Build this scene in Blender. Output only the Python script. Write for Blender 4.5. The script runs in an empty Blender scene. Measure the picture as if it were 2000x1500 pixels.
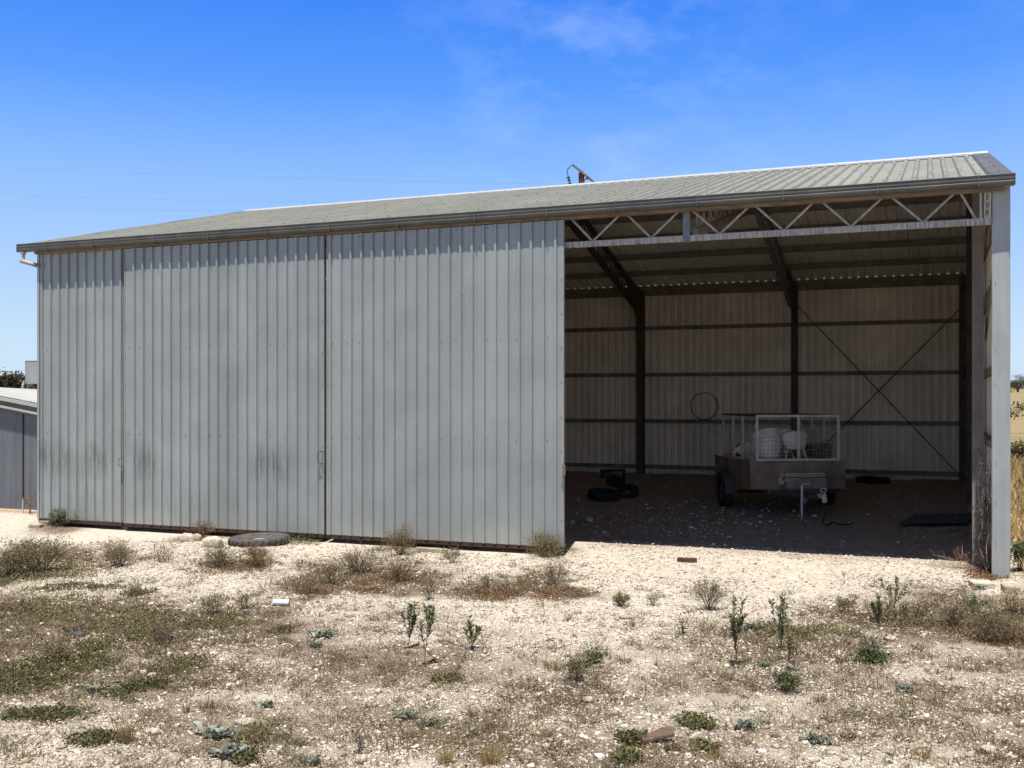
import bpy, math, random
import numpy as np
from mathutils import Vector, Matrix
random.seed(7); rng = np.random.default_rng(7)
scene = bpy.context.scene
COL = scene.collection
PI = math.pi
# ------------------------------------------------------------------ camera geometry
F = 2052.0; CX = 1000.0; CY = 778.0; YAW = math.radians(21.63); H = 2.4
SY, CYW = math.sin(YAW), math.cos(YAW)
def ray(x, y):
    l = (x-CX)/F; u = -(y-CY)/F
    return Vector((l*CYW-SY, l*SY+CYW, u))
def onY(x, y, Y):                      # photo point on the vertical plane Y
    r = ray(x, y); t = Y/r.y
    return Vector((r.x*t, Y, H+r.z*t))
def xY(x, Y): return onY(x, 700, Y).x
def atd(x, y, d):                      # photo point at distance d along the view axis
    r = ray(x, y)
    return Vector((r.x*d, r.y*d, H+r.z*d))
# ------------------------------------------------------------------ noise
def vnoise(x, y, seed=0):
    x = np.asarray(x, float); y = np.asarray(y, float)
    xi = np.floor(x).astype(np.int64); yi = np.floor(y).astype(np.int64)
    xf = x-xi; yf = y-yi
    def h(a, b):
        n = (a*374761393 + b*668265263 + seed*1442695041) & 0xffffffff
        n = ((n ^ (n >> 13))*1274126177) & 0xffffffff
        return ((n ^ (n >> 16)) & 0xffff)/65535.0
    u = xf*xf*(3-2*xf); v = yf*yf*(3-2*yf)
    a = h(xi, yi); b = h(xi+1, yi); c = h(xi, yi+1); d = h(xi+1, yi+1)
    return (a*(1-u)+b*u)*(1-v)+(c*(1-u)+d*u)*v
def fbm(x, y, s=1.0, o=4, seed=0):
    r = 0; a = .5; t = 0
    for i in range(o):
        r = r+a*vnoise(np.asarray(x)/s, np.asarray(y)/s, seed+i*17); t += a; a *= .5; s *= .5
    return r/t
# ------------------------------------------------------------------ terrain
def sstep(a, b, x):
    t = np.clip((np.asarray(x, float)-a)/(b-a), 0, 1); return t*t*(3-2*t)
def gbase(X, Y):
    X = np.asarray(X, float); Y = np.asarray(Y, float)
    z = -.12 + np.where(Y > 16, np.minimum(Y-16, 12.4)*.037, 0)
    z = z + np.where(Y > 28.4, np.minimum(Y-28.4, 380)*.0163, 0)
    z = z + .11*sstep(-16.4, -17.4, X)*sstep(15.2, 16.6, Y)*(1-sstep(18, 22, Y))   # bank before the low shed
    z = z + .05*sstep(.7, 1.3, X)*sstep(13, 16, Y)*(1-sstep(17, 22, Y))
    return z
def gz(X, Y):
    X = np.asarray(X, float); Y = np.asarray(Y, float)
    amp = 1-.75*sstep(14.8, 15.6, Y)*(1-sstep(17.5, 19, Y))
    n = (fbm(X, Y, 1.6, 3, 3)-.5)*.07 + (fbm(X, Y, .35, 3, 9)-.5)*.045
    n = n + .10*sstep(.5, .85, fbm(X, Y, 1.3, 3, 41))*sstep(26.2, 28, Y)*(1-sstep(28.5, 30, Y))
    far = 1+np.minimum(np.maximum(Y-40, 0)*.02, 3)
    return gbase(X, Y)+n*amp*far
def gp(x, y, off=0.0):                 # photo point on the ground
    r = ray(x, y); z = -.1
    for _ in range(12):
        t = (z-H)/r.z; z = float(gz(r.x*t, r.y*t))
    return Vector((r.x*t, r.y*t, z+off))
# brown / weedy soil mask: (x, y, half width px, half height px, strength)
SOIL = [(70,1105,110,32,.8),(230,1098,60,14,.7),(455,1100,70,12,.75),(100,1195,240,34,1.1),(360,1235,230,46,1.1),(250,1210,200,30,1.0),
 (60,1265,170,60,1.1),(250,1330,260,40,.75),(90,1400,140,30,.5),(220,1440,120,30,.6),(700,1125,120,26,.95),(620,1150,60,30,.7),
 (800,1140,90,22,.9),(1010,1150,120,22,1.0),(1080,1135,60,25,.6),(800,1290,240,40,.55),(500,1210,90,50,.6),(1160,1360,260,60,.45),
 (1560,1270,260,55,.6),(1800,1210,200,40,.85),(1930,1200,110,60,.85),(1500,1330,300,50,.4),(1330,1440,400,45,.4),(700,1440,420,50,.45),
 (1750,1400,300,90,.4),(1900,1300,200,60,.4),(1060,1072,60,14,.6),(790,1065,60,14,.6),(395,1050,50,10,.6),(120,1028,60,14,.7),(1890,1105,60,14,.6),
 (400,1420,300,60,.4),(1000,1300,300,50,.35)]
_S = []
for (x, y, a, b, s) in SOIL:
    c = gp(x, y); e = gp(x+a, y); f1 = gp(x, y+b)
    _S.append((c.x, c.y, max((e-c).length, .15), max((f1-c).length, .15), s))
def soil(X, Y):
    X = np.asarray(X, float); Y = np.asarray(Y, float)
    wx = X+(fbm(X, Y, .8, 4, 77)-.5)*.9; wy = Y+(fbm(X, Y, .8, 4, 78)-.5)*.9
    m = np.zeros_like(X)
    for (cx, cy, a, b, s) in _S:
        dx = wx-cx; dy = wy-cy                       # elongate along image axes
        u = dx*CYW+dy*SY; v = -dx*SY+dy*CYW
        m = np.maximum(m, s*np.exp(-((u/a)**2+(v/b)**2)*.8))
    m = np.minimum(1, m*1.15)*(.6+.9*fbm(X, Y, .5, 4, 55))
    base = .50*sstep(12.9, 9.3, Y)*(-.25+2.0*fbm(X, Y, .9, 5, 66))
    return np.clip(np.maximum(m, base)+.25*(fbm(X, Y, .25, 3, 31)-.5), 0, 1)
# ------------------------------------------------------------------ materials
def newmat(name):
    m = bpy.data.materials.new(name); m.use_nodes = True
    nt = m.node_tree; b = nt.nodes['Principled BSDF']
    return m, nt, b
def N(nt, t, **kw):
    n = nt.nodes.new(t)
    for k, v in kw.items():
        if k in n.inputs: n.inputs[k].default_value = v
        else: setattr(n, k, v)
    return n
def L(nt, a, ao, b, bi): nt.links.new(a.outputs[ao], b.inputs[bi])
def ramp(nt, src, so, stops, interp='LINEAR'):
    r = nt.nodes.new('ShaderNodeValToRGB'); cr = r.color_ramp; cr.interpolation = interp
    while len(cr.elements) > 1: cr.elements.remove(cr.elements[-1])
    for i, (p, c) in enumerate(stops):
        e = cr.elements[0] if i == 0 else cr.elements.new(p)
        e.position = p; e.color = (c[0], c[1], c[2], 1) if not isinstance(c, (int, float)) else (c, c, c, 1)
    L(nt, src, so, r, 'Fac'); return r
def coords(nt, scale=(1, 1, 1), out='Object'):
    t = nt.nodes.new('ShaderNodeTexCoord'); m = nt.nodes.new('ShaderNodeMapping')
    m.inputs['Scale'].default_value = scale; L(nt, t, out, m, 'Vector'); return m
def noise(nt, vec, scale, detail=4, rough=.55):
    n = nt.nodes.new('ShaderNodeTexNoise'); n.inputs['Scale'].default_value = scale
    n.inputs['Detail'].default_value = detail; n.inputs['Roughness'].default_value = rough
    L(nt, vec, 'Vector', n, 'Vector'); return n
def mixc(nt, fac, a, b, mode='MIX'):
    m = nt.nodes.new('ShaderNodeMix'); m.data_type = 'RGBA'; m.blend_type = mode
    for sock, v in ((0, fac), (6, a), (7, b)):
        if isinstance(v, tuple) and hasattr(v[0], 'outputs'): nt.links.new(v[0].outputs[v[1]], m.inputs[sock])
        elif isinstance(v, (int, float)): m.inputs[sock].default_value = v
        else: m.inputs[sock].default_value = (v[0], v[1], v[2], 1)
    return m
def math_(nt, op, a, b=0.0, clamp=False):
    m = nt.nodes.new('ShaderNodeMath'); m.operation = op; m.use_clamp = clamp
    for i, v in ((0, a), (1, b)):
        if isinstance(v, tuple): nt.links.new(v[0].outputs[v[1]], m.inputs[i])
        else: m.inputs[i].default_value = v
    return m
def simple(name, c1, c2=None, scale=6, rough=.7, metal=0, bump=.0, bscale=40, spec=.3, stretch=(1, 1, 1)):
    m, nt, b = newmat(name); c2 = c2 or tuple(v*.7 for v in c1)
    v = coords(nt, stretch); n = noise(nt, v, scale)
    r = ramp(nt, n, 'Fac', [(.3, c2), (.7, c1)]); L(nt, r, 'Color', b, 'Base Color')
    b.inputs['Roughness'].default_value = rough; b.inputs['Metallic'].default_value = metal
    b.inputs['Specular IOR Level'].default_value = spec
    if bump:
        n2 = noise(nt, v, bscale); bp = N(nt, 'ShaderNodeBump', Strength=bump, Distance=.02)
        L(nt, n2, 'Fac', bp, 'Height'); L(nt, bp, 'Normal', b, 'Normal')
    return m
def sheet_mat(name, base, streak=.5, smudge=0.0, rough=.5, metal=.0, dust=0.0, spec=.4, scuff=0.0, back=None):
    """weathered steel sheet: soft mottling, run marks down the sheet, smudges between 1.0 and 1.6 m"""
    m, nt, b = newmat(name)
    v1 = coords(nt, (1, 1, 1)); n1 = noise(nt, v1, 1.1, 5)
    c = ramp(nt, n1, 'Fac', [(.3, tuple(x*.86 for x in base)), (.7, tuple(x*1.08 for x in base))])
    v2 = coords(nt, (14, 14, .35)); n2 = noise(nt, v2, 1.0, 6, .65)
    s = ramp(nt, n2, 'Fac', [(.35, .72), (.62, 1.06)])
    c2 = mixc(nt, streak, (c, 'Color'), (s, 'Color'), 'MULTIPLY')
    # panel-to-panel tone
    v3 = coords(nt, (1.31, 0.02, 0.02)); n3 = noise(nt, v3, 1.0, 1)
    p = ramp(nt, n3, 'Fac', [(.3, .90), (.7, 1.06)])
    c3 = mixc(nt, .8, (c2, 2), (p, 'Color'), 'MULTIPLY')
    last = c3
    if smudge:
        t = nt.nodes.new('ShaderNodeTexCoord'); sp = nt.nodes.new('ShaderNodeSeparateXYZ'); L(nt, t, 'Object', sp, 'Vector')
        zz = math_(nt, 'SUBTRACT', (sp, 'Z'), 1.32); az = math_(nt, 'ABSOLUTE', (zz, 0)); band = N(nt, 'ShaderNodeMapRange')
        L(nt, az, 0, band, 'Value'); band.inputs['From Min'].default_value = .42; band.inputs['From Max'].default_value = .05
        v4 = coords(nt, (13, 13, 1.5)); n4 = noise(nt, v4, 1.0, 6, .7); v5 = coords(nt, (.42, .1, .2)); n5 = noise(nt, v5, 1.3, 1)
        r4 = ramp(nt, n4, 'Fac', [(.38, 0.), (.62, 1.)]); 
        mk = None
        for (cx_, w_) in ((-8.25, .55), (-7.2, .4), (-5.95, .3), (-3.15, .5)):
            q1 = math_(nt, 'SUBTRACT', (sp, 'X'), cx_); q2 = math_(nt, 'ABSOLUTE', (q1, 0)); q3 = N(nt, 'ShaderNodeMapRange'); L(nt, q2, 0, q3, 'Value'); q3.inputs['From Min'].default_value = w_*1.2; q3.inputs['From Max'].default_value = w_*.4
            mk = (q3, 'Result') if mk is None else (math_(nt, 'MAXIMUM', mk, (q3, 'Result')), 0)

        f = math_(nt, 'MULTIPLY', (band, 'Result'), (r4, 'Color')); f = math_(nt, 'MULTIPLY', (f, 0), mk); f = math_(nt, 'MULTIPLY', (f, 0), smudge)
        last = mixc(nt, (f, 0), (last, 2), (.045, .045, .04))
        # dirt caught beside the ribs low on the left panels
        a1 = N(nt, 'ShaderNodeMapRange'); L(nt, sp, 'Z', a1, 'Value'); a1.inputs['From Min'].default_value = 1.25; a1.inputs['From Max'].default_value = .6
        a2 = N(nt, 'ShaderNodeMapRange'); L(nt, sp, 'X', a2, 'Value'); a2.inputs['From Min'].default_value = -1.5; a2.inputs['From Max'].default_value = -7.5
        n9 = noise(nt, coords(nt, (34, 34, 1.1)), 1.0, 4, .7); r9 = ramp(nt, n9, 'Fac', [(.55, 0.), (.68, 1.)])
        f9 = math_(nt, 'MULTIPLY', (a1, 'Result'), (a2, 'Result')); f9 = math_(nt, 'MULTIPLY', (f9, 0), (r9, 'Color')); f9 = math_(nt, 'MULTIPLY', (f9, 0), .95*min(1, smudge))
        last = mixc(nt, (f9, 0), (last, 2), (.07, .07, .065))
        # splash dirt close to the ground
        low = N(nt, 'ShaderNodeMapRange'); L(nt, sp, 'Z', low, 'Value'); low.inputs['From Min'].default_value = .55; low.inputs['From Max'].default_value = .02
        n6 = noise(nt, coords(nt, (9, 9, 2.5)), 1.0, 4); g = math_(nt, 'MULTIPLY', (low, 'Result'), (n6, 'Fac')); g = math_(nt, 'MULTIPLY', (g, 0), .75)
        last = mixc(nt, (g, 0), (last, 2), (.36, .33, .26))
    if dust:
        n7 = noise(nt, coords(nt, (3, 3, 3)), 1.0, 5); r7 = ramp(nt, n7, 'Fac', [(.35, 0.), (.75, 1.)]); f = math_(nt, 'MULTIPLY', (r7, 'Color'), dust)
        last = mixc(nt, (f, 0), (last, 2), (.30, .25, .18))
    if scuff:
        n8 = noise(nt, coords(nt, (26, 26, 9)), 1.0, 3, .7); r8 = ramp(nt, n8, 'Fac', [(.70, 0.), (.74, 1.)])
        f = math_(nt, 'MULTIPLY', (r8, 'Color'), scuff); last = mixc(nt, (f, 0), (last, 2), (.62, .64, .64))
    if back:      # the rear face of the sheet has its own off-white backing coat
        gg = nt.nodes.new('ShaderNodeNewGeometry'); last = mixc(nt, (gg, 'Backfacing'), (last, 2), back)
    L(nt, last, 2, b, 'Base Color')
    b.inputs['Roughness'].default_value = rough; b.inputs['Metallic'].default_value = metal; b.inputs['Specular IOR Level'].default_value = spec
    nb = noise(nt, coords(nt, (1.6, 1.6, .5)), 1.0, 2); bp = N(nt, 'ShaderNodeBump', Strength=.35, Distance=.03)
    L(nt, nb, 'Fac', bp, 'Height'); L(nt, bp, 'Normal', b, 'Normal')
    return m
M = {}
M['sheet'] = sheet_mat('grey_sheet', (.278, .303, .300), .18, .6, .40, .25, spec=.4, scuff=.6, back=(.82, .78, .72))
M['sheet_edge'] = sheet_mat('worn_edge_sheet', (.36, .37, .35), .8, .5, .5, 0, dust=.25, scuff=.8)
M['inner'] = sheet_mat('inner_sheet', (.88, .795, .70), .35, 0, .6, 0, dust=.15)
M['under'] = sheet_mat('roof_underside', (.80, .76, .70), .3, 0, .6, 0, dust=.1)
M['roof'] = sheet_mat('roof_sheet', (.200, .208, .178), .25, 0, .6, 0, dust=.35, spec=.2, back=(.82, .78, .72))
M['post'] = sheet_mat('post_flashing', (.36, .385, .39), .4, .02, .4, 0, scuff=.5)
M['cap'] = simple('ridge_cap', (.56, .58, .59), (.48, .50, .51), 3, .35, .1)
M['gutter'] = sheet_mat('gutter', (.095, .105, .105), .4, 0, .5, 0, dust=.3, spec=.25)
M['fascia'] = simple('dusty_fascia', (.30, .23, .16), (.17, .12, .08), 4, .8, bump=.3, stretch=(1, 1, 6))
M['screw'] = simple('screw_head', (.05, .05, .05), None, 6, .6)
M['galv'] = simple('galvanised', (.50, .50, .48), (.30, .28, .25), 9, .5, .2, stretch=(3, 3, 1))
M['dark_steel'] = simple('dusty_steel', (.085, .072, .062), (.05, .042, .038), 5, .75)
M['girt'] = simple('girt_steel', (.22, .20, .18), (.12, .11, .10), 5, .6)
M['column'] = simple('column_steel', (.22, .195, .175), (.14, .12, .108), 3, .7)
def chord_mat():
    m, nt, b = newmat('streaked_chord'); v = coords(nt, (34, 1, 3)); n = noise(nt, v, 1.0, 4, .7)
    r = ramp(nt, n, 'Fac', [(.36, (.16, .14, .125)), (.5, (.38, .36, .34)), (.66, (.60, .58, .55))]); L(nt, r, 'Color', b, 'Base Color')
    b.inputs['Roughness'].default_value = .7; return m
M['chord'] = chord_mat()
M['rust'] = simple('rust', (.085, .045, .032), (.04, .024, .018), 14, .9, bump=.4)
M['rust_light'] = simple('worn_red_iron', (.34, .15, .09), (.20, .08, .05), 20, .7)
M['black'] = simple('black_rubber', (.022, .022, .023), (.012, .012, .012), 10, .85, bump=.3)
M['tyre'] = simple('weathered_tyre', (.115, .105, .095), (.045, .042, .038), 9, .9, bump=.6, bscale=30)
M['pvc'] = simple('pvc', (.50, .47, .43), (.28, .22, .17), 6, .5)
M['lime'] = simple('limestone', (.66, .59, .48), (.40, .32, .23), 9, .95, bump=.8, bscale=25)
M['lime2'] = simple('pale_stone', (.66, .58, .47), (.34, .26, .18), 12, .95, bump=.8, bscale=25)
M['concrete'] = simple('concrete', (.50, .43, .32), (.30, .24, .16), 8, .95, bump=.7, bscale=45)
M['brick'] = simple('old_brick', (.16, .06, .045), (.08, .035, .03), 12, .95, bump=.6)
M['wood'] = simple('old_timber', (.19, .13, .09), (.08, .055, .04), 7, .9, bump=.5, stretch=(1, 8, 8))
M['trailer'] = simple('trailer_paint', (.27, .205, .155), (.10, .075, .058), 2.2, .6)
M['cage'] = simple('cage_paint', (.60, .54, .46), (.42, .37, .31), 7, .6)
M['wire'] = simple('mesh_wire', (.30, .28, .25), (.17, .15, .13), 9, .6)
M['plastic'] = simple('chair_plastic', (.74, .70, .64), (.60, .56, .50), 3, .5)
M['canvas'] = simple('box_paint', (.24, .22, .19), (.12, .11, .10), 5, .6)
M['jock'] = simple('galv_tube', (.58, .54, .48), (.38, .35, .30), 8, .5)
M['bluish'] = simple('blue_grey_steel', (.20, .26, .30), (.12, .15, .18), 8, .5)
M['scrap'] = simple('dark_scrap', (.09, .095, .11), (.04, .04, .05), 18, .7)
M['blue_sheet'] = simple('blue_iron', (.06, .09, .14), (.03, .04, .055), 5, .5)
M['white_tin'] = simple('white_tin', (.72, .76, .80), (.50, .52, .54), 9, .5, bump=.4)
M['tank'] = simple('tank', (.34, .34, .36), (.27, .275, .29), 1.2, .5)
M['pale_roof'] = simple('pale_roof', (.46, .47, .44), (.38, .39, .37), 2, .5)
M['old_iron'] = sheet_mat('old_corrugated', (.145, .165, .195), 1.0, 0, .5, 0, dust=.15)
M['pole'] = simple('rusty_pole', (.20, .06, .03), (.08, .028, .02), 5, .9, stretch=(4, 4, .6))
M['grey_arm'] = simple('arm_timber', (.20, .17, .15), (.11, .09, .08), 7, .9)
M['insul'] = simple('insulator', (.04, .05, .07), (.02, .03, .04), 7, .3)
def leafm(name, a, b2, rough=.75, trans=.25):
    m, nt, b = newmat(name); g = nt.nodes.new('ShaderNodeNewGeometry')
    a = tuple(x*.86 for x in a); b2 = tuple(x*.86 for x in b2)
    r = ramp(nt, g, 'Random Per Island', [(0, b2), (.55, a), (1, tuple(min(1, x*1.5) for x in a))]); L(nt, r, 'Color', b, 'Base Color')
    b.inputs['Roughness'].default_value = rough; b.inputs['Specular IOR Level'].default_value = .25
    tr = N(nt, 'ShaderNodeBsdfTranslucent'); L(nt, r, 'Color', tr, 'Color'); mx = N(nt, 'ShaderNodeMixShader', Fac=trans)
    o = nt.nodes['Material Output']; L(nt, b, 0, mx, 1); L(nt, tr, 0, mx, 2); L(nt, mx, 0, o, 'Surface'); return m
M['twig'] = leafm('dry_twig', (.23, .18, .115), (.10, .072, .045), trans=.0)
M['twig_dark'] = leafm('dark_twig', (.085, .06, .045), (.04, .03, .022), trans=.0)
M['twig_pink'] = leafm('pink_twig', (.36, .24, .19), (.16, .10, .08), trans=.0)
M['dryleaf'] = leafm('dry_leaf', (.20, .155, .085), (.085, .065, .038))
M['olive'] = leafm('olive_leaf', (.19, .165, .075), (.08, .07, .032))
M['green'] = leafm('green_leaf', (.13, .15, .06), (.045, .06, .022))
M['matgreen'] = leafm('mat_leaf', (.13, .125, .048), (.045, .045, .018))
M['redbrown'] = leafm('red_brown_leaf', (.205, .12, .06), (.09, .052, .026))
M['blueleaf'] = leafm('blue_grey_leaf', (.26, .29, .225), (.12, .14, .105))
M['straw'] = leafm('straw', (.40, .29, .13), (.20, .14, .06))
M['greystem'] = leafm('grey_stem', (.16, .125, .095), (.08, .062, .05), trans=0)
M['bush'] = leafm('scrub_leaf', (.095, .080, .045), (.035, .03, .018))
M['gum'] = leafm('gum_leaf', (.085, .085, .035), (.03, .034, .016))
# ground
def ground_mat():
    m, nt, b = newmat('ground'); a = nt.nodes.new('ShaderNodeAttribute'); a.attribute_name = 'soil'
    a2 = nt.nodes.new('ShaderNodeAttribute'); a2.attribute_name = 'zone'   # r inside dirt, g far paddock
    sp = nt.nodes.new('ShaderNodeSeparateColor'); L(nt, a2, 'Color', sp, 'Color')
    v = coords(nt); 
    vo = N(nt, 'ShaderNodeTexVoronoi', Scale=34.0); L(nt, v, 'Vector', vo, 'Vector')
    vo2 = N(nt, 'ShaderNodeTexVoronoi', Scale=85.0); L(nt, v, 'Vector', vo2, 'Vector')
    n1 = noise(nt, v, 7, 6, .65); n2 = noise(nt, v, 55, 4, .7); n3 = noise(nt, v, .6, 4)
    # chips
    bw = nt.nodes.new('ShaderNodeSeparateColor'); L(nt, vo, 'Color', bw, 'Color')
    chip = ramp(nt, bw, 'Red', [(.0, (.44, .38, .30)), (.5, (.63, .57, .47)), (1., (.78, .73, .63))])
    bw2 = nt.nodes.new('ShaderNodeSeparateColor'); L(nt, vo2, 'Color', bw2, 'Color')
    chip2 = ramp(nt, bw2, 'Green', [(.0, (.45, .385, .30)), (.6, (.62, .555, .455)), (1., (.73, .67, .57))])
    cream = mixc(nt, .5, (chip, 'Color'), (chip2, 'Color'))
    mott = ramp(nt, n1, 'Fac', [(.3, .66), (.6, 1.)]); cream = mixc(nt, .8, (cream, 2), (mott, 'Color'), 'MULTIPLY')
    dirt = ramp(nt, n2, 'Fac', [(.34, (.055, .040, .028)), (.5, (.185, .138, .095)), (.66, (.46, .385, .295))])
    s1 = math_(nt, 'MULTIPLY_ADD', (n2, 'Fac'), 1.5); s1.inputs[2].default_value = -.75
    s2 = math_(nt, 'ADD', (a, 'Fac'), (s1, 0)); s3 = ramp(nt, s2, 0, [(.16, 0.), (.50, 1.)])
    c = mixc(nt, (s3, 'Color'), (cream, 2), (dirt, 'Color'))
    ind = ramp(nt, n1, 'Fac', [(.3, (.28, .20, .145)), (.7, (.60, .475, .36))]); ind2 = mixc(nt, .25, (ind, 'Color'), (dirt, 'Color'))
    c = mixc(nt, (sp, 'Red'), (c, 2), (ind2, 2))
    n3 = noise(nt, coords(nt, (.05, .5, .05)), 1.0, 5, .65); fld = ramp(nt, n3, 'Fac', [(.3, (.16, .13, .06)), (.48, (.33, .26, .14)), (.62, (.24, .20, .10)), (.75, (.13, .13, .055))])
    c = mixc(nt, (sp, 'Green'), (c, 2), (fld, 'Color'))
    c = mixc(nt, (sp, 'Blue'), (c, 2), (.36, .20, .11))
    L(nt, c, 2, b, 'Base Color'); b.inputs['Roughness'].default_value = .97; b.inputs['Specular IOR Level'].default_value = .1
    h = math_(nt, 'MULTIPLY', (vo, 'Distance'), -1.0); h2 = math_(nt, 'MULTIPLY_ADD', (n2, 'Fac'), .7); nt.links.new(h.outputs[0], h2.inputs[2])
    bp = N(nt, 'ShaderNodeBump', Strength=.9, Distance=.02); L(nt, h2, 0, bp, 'Height'); L(nt, bp, 'Normal', b, 'Normal')
    return m
M['ground'] = ground_mat()
def stone_mat():
    m, nt, b = newmat('gravel_stone'); g = nt.nodes.new('ShaderNodeNewGeometry')
    r = ramp(nt, g, 'Random Per Island', [(0, (.22, .155, .095)), (.2, (.40, .33, .24)), (.5, (.58, .51, .41)), (.8, (.70, .635, .53)), (1, (.80, .75, .66))])
    n = noise(nt, coords(nt), 40, 3); r2 = ramp(nt, n, 'Fac', [(.3, .75), (.7, 1.05)]); c = mixc(nt, .8, (r, 'Color'), (r2, 'Color'), 'MULTIPLY')
    L(nt, c, 2, b, 'Base Color'); b.inputs['Roughness'].default_value = .95; b.inputs['Specular IOR Level'].default_value = .15; return m
M['stone'] = stone_mat()
def tone(keys, k):        # overall albedo of a material
    for key in keys:
        m = M[key]; nt = m.node_tree; b = nt.nodes['Principled BSDF']; l = b.inputs['Base Color'].links[0]; src = l.from_socket
        mx = nt.nodes.new('ShaderNodeMix'); mx.data_type = 'RGBA'; mx.blend_type = 'MULTIPLY'; mx.inputs[0].default_value = 1.0; mx.inputs[7].default_value = (k, k, k, 1)
        nt.links.new(src, mx.inputs[6]); nt.links.new(mx.outputs[2], b.inputs['Base Color'])
tone(['ground', 'stone', 'sheet_edge', 'post', 'cap', 'gutter', 'screw', 'galv', 'chord', 'fascia', 'rust', 'rust_light', 'tyre', 'pvc', 'lime', 'lime2', 'concrete', 'brick', 'wood', 'bluish', 'scrap', 'white_tin', 'pale_roof', 'old_iron', 'pole', 'grey_arm'], .81)
# ------------------------------------------------------------------ mesh building
class MB:
    def __init__(s): s.v = []; s.f = []; s.m = []
    def add(s, vs, fs, mi=0):
        o = len(s.v); s.v += [tuple(p) for p in vs]; s.f += [tuple(i+o for i in f) for f in fs]; s.m += [mi]*len(fs)
    def box(s, a, b, mi=0):
        x0, y0, z0 = (min(a[i], b[i]) for i in range(3)); x1, y1, z1 = (max(a[i], b[i]) for i in range(3))
        s.add([(x0,y0,z0),(x1,y0,z0),(x1,y1,z0),(x0,y1,z0),(x0,y0,z1),(x1,y0,z1),(x1,y1,z1),(x0,y1,z1)],
              [(0,3,2,1),(4,5,6,7),(0,1,5,4),(1,2,6,5),(2,3,7,6),(3,0,4,7)], mi)
    def bar(s, p, q, w, h, up=(0, 0, 1), mi=0):
        p = Vector(p); q = Vector(q); d = (q-p).normalized(); u = Vector(up)
        if abs(d.dot(u)) > .98: u = Vector((0, 1, 0))
        r = d.cross(u).normalized(); u = r.cross(d).normalized(); r *= w/2; u *= h/2
        s.add([p-r-u, p+r-u, p+r+u, p-r+u, q-r-u, q+r-u, q+r+u, q-r+u], [(0,1,2,3),(7,6,5,4),(0,4,5,1),(1,5,6,2),(2,6,7,3),(3,7,4,0)], mi)
    def tube(s, pts, r, n=8, mi=0, cap=True, closed=False):
        pts = [Vector(p) for p in pts]; rs = r if isinstance(r, (list, tuple)) else [r]*len(pts); rings = []; k = len(pts)
        for i, p in enumerate(pts):
            a = pts[(i-1) % k] if (i or closed) else p; b = pts[(i+1) % k] if (i < k-1 or closed) else p
            d = (b-a).normalized(); u = Vector((0, 0, 1)) if abs(d.z) < .9 else Vector((1, 0, 0))
            e = d.cross(u).normalized(); g = e.cross(d)
            rings.append([p+(e*math.cos(t)+g*math.sin(t))*rs[i] for t in (2*PI*j/n for j in range(n))])
        vs = [v for R in rings for v in R]; fs = []
        for i in range(k if closed else k-1):
            for j in range(n):
                i2 = (i+1) % k; fs.append((i*n+j, i*n+(j+1) % n, i2*n+(j+1) % n, i2*n+j))
        if cap and not closed: fs.append(tuple(range(n))[::-1]); fs.append(tuple((k-1)*n+j for j in range(n)))
        s.add(vs, fs, mi)
    def lathe(s, prof, c=(0, 0, 0), axis='Z', n=24, mi=0):
        vs = []; fs = []; k = len(prof)
        for (r, z) in prof:
            for j in range(n):
                t = 2*PI*j/n; a, b = r*math.cos(t), r*math.sin(t)
                vs.append({'Z': (a+c[0], b+c[1], z+c[2]), 'X': (z+c[0], a+c[1], b+c[2]), 'Y': (a+c[0], z+c[1], b+c[2])}[axis])
        for i in range(k-1):
            for j in range(n): fs.append((i*n+j, i*n+(j+1) % n, (i+1)*n+(j+1) % n, (i+1)*n+j))
        s.add(vs, fs, mi)
    def build(s, name, mats, parent=None, smooth=False, world=True, loc=None, bevel=0):
        mats = mats if isinstance(mats, (list, tuple)) else [mats]
        me = bpy.data.meshes.new(name); v = s.v
        if parent is not None and world:
            o = parent.get('_w', None); l = Vector(o) if o else parent.location
            v = [(p[0]-l[0], p[1]-l[1], p[2]-l[2]) for p in v]
        if loc is not None: v = [(p[0]-loc[0], p[1]-loc[1], p[2]-loc[2]) for p in v]
        me.from_pydata(v, [], s.f); me.polygons.foreach_set('material_index', s.m)
        for m in mats: me.materials.append(M[m])
        if smooth: me.polygons.foreach_set('use_smooth', [True]*len(s.f))
        me.update()
        ob = bpy.data.objects.new(name, me); COL.objects.link(ob)
        if parent is not None: ob.parent = parent
        if loc is not None: ob.location = loc
        if bevel:
            md = ob.modifiers.new('Bevel', 'BEVEL'); md.width = bevel; md.segments = 2; md.limit_method = 'ANGLE'
        return ob
def tag(o, label=None, cat=None, group=None, kind=None):
    if label: o['label'] = label
    if cat: o['category'] = cat
    if group: o['group'] = group
    if kind: o['kind'] = kind
    return o
def thing(name, loc, label, cat, rz=0, group=None):
    e = bpy.data.objects.new(name, None); e.empty_display_size = .2; COL.objects.link(e); e.location = loc; e.rotation_euler = (0, 0, rz)
    return tag(e, label, cat, group)
def npmesh(name, V, Fc, k, mat, smooth=False):
    me = bpy.data.meshes.new(name); nv = len(V); nf = len(Fc)
    me.vertices.add(nv); me.vertices.foreach_set('co', np.asarray(V, np.float32).ravel())
    me.loops.add(nf*k); me.loops.foreach_set('vertex_index', np.asarray(Fc, np.int32).ravel())
    me.polygons.add(nf); me.polygons.foreach_set('loop_start', np.arange(0, nf*k, k, dtype=np.int32))
    if smooth: me.polygons.foreach_set('use_smooth', np.ones(nf, bool))
    me.update(calc_edges=True); me.materials.append(M[mat])
    ob = bpy.data.objects.new(name, me); COL.objects.link(ob); return ob
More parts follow.
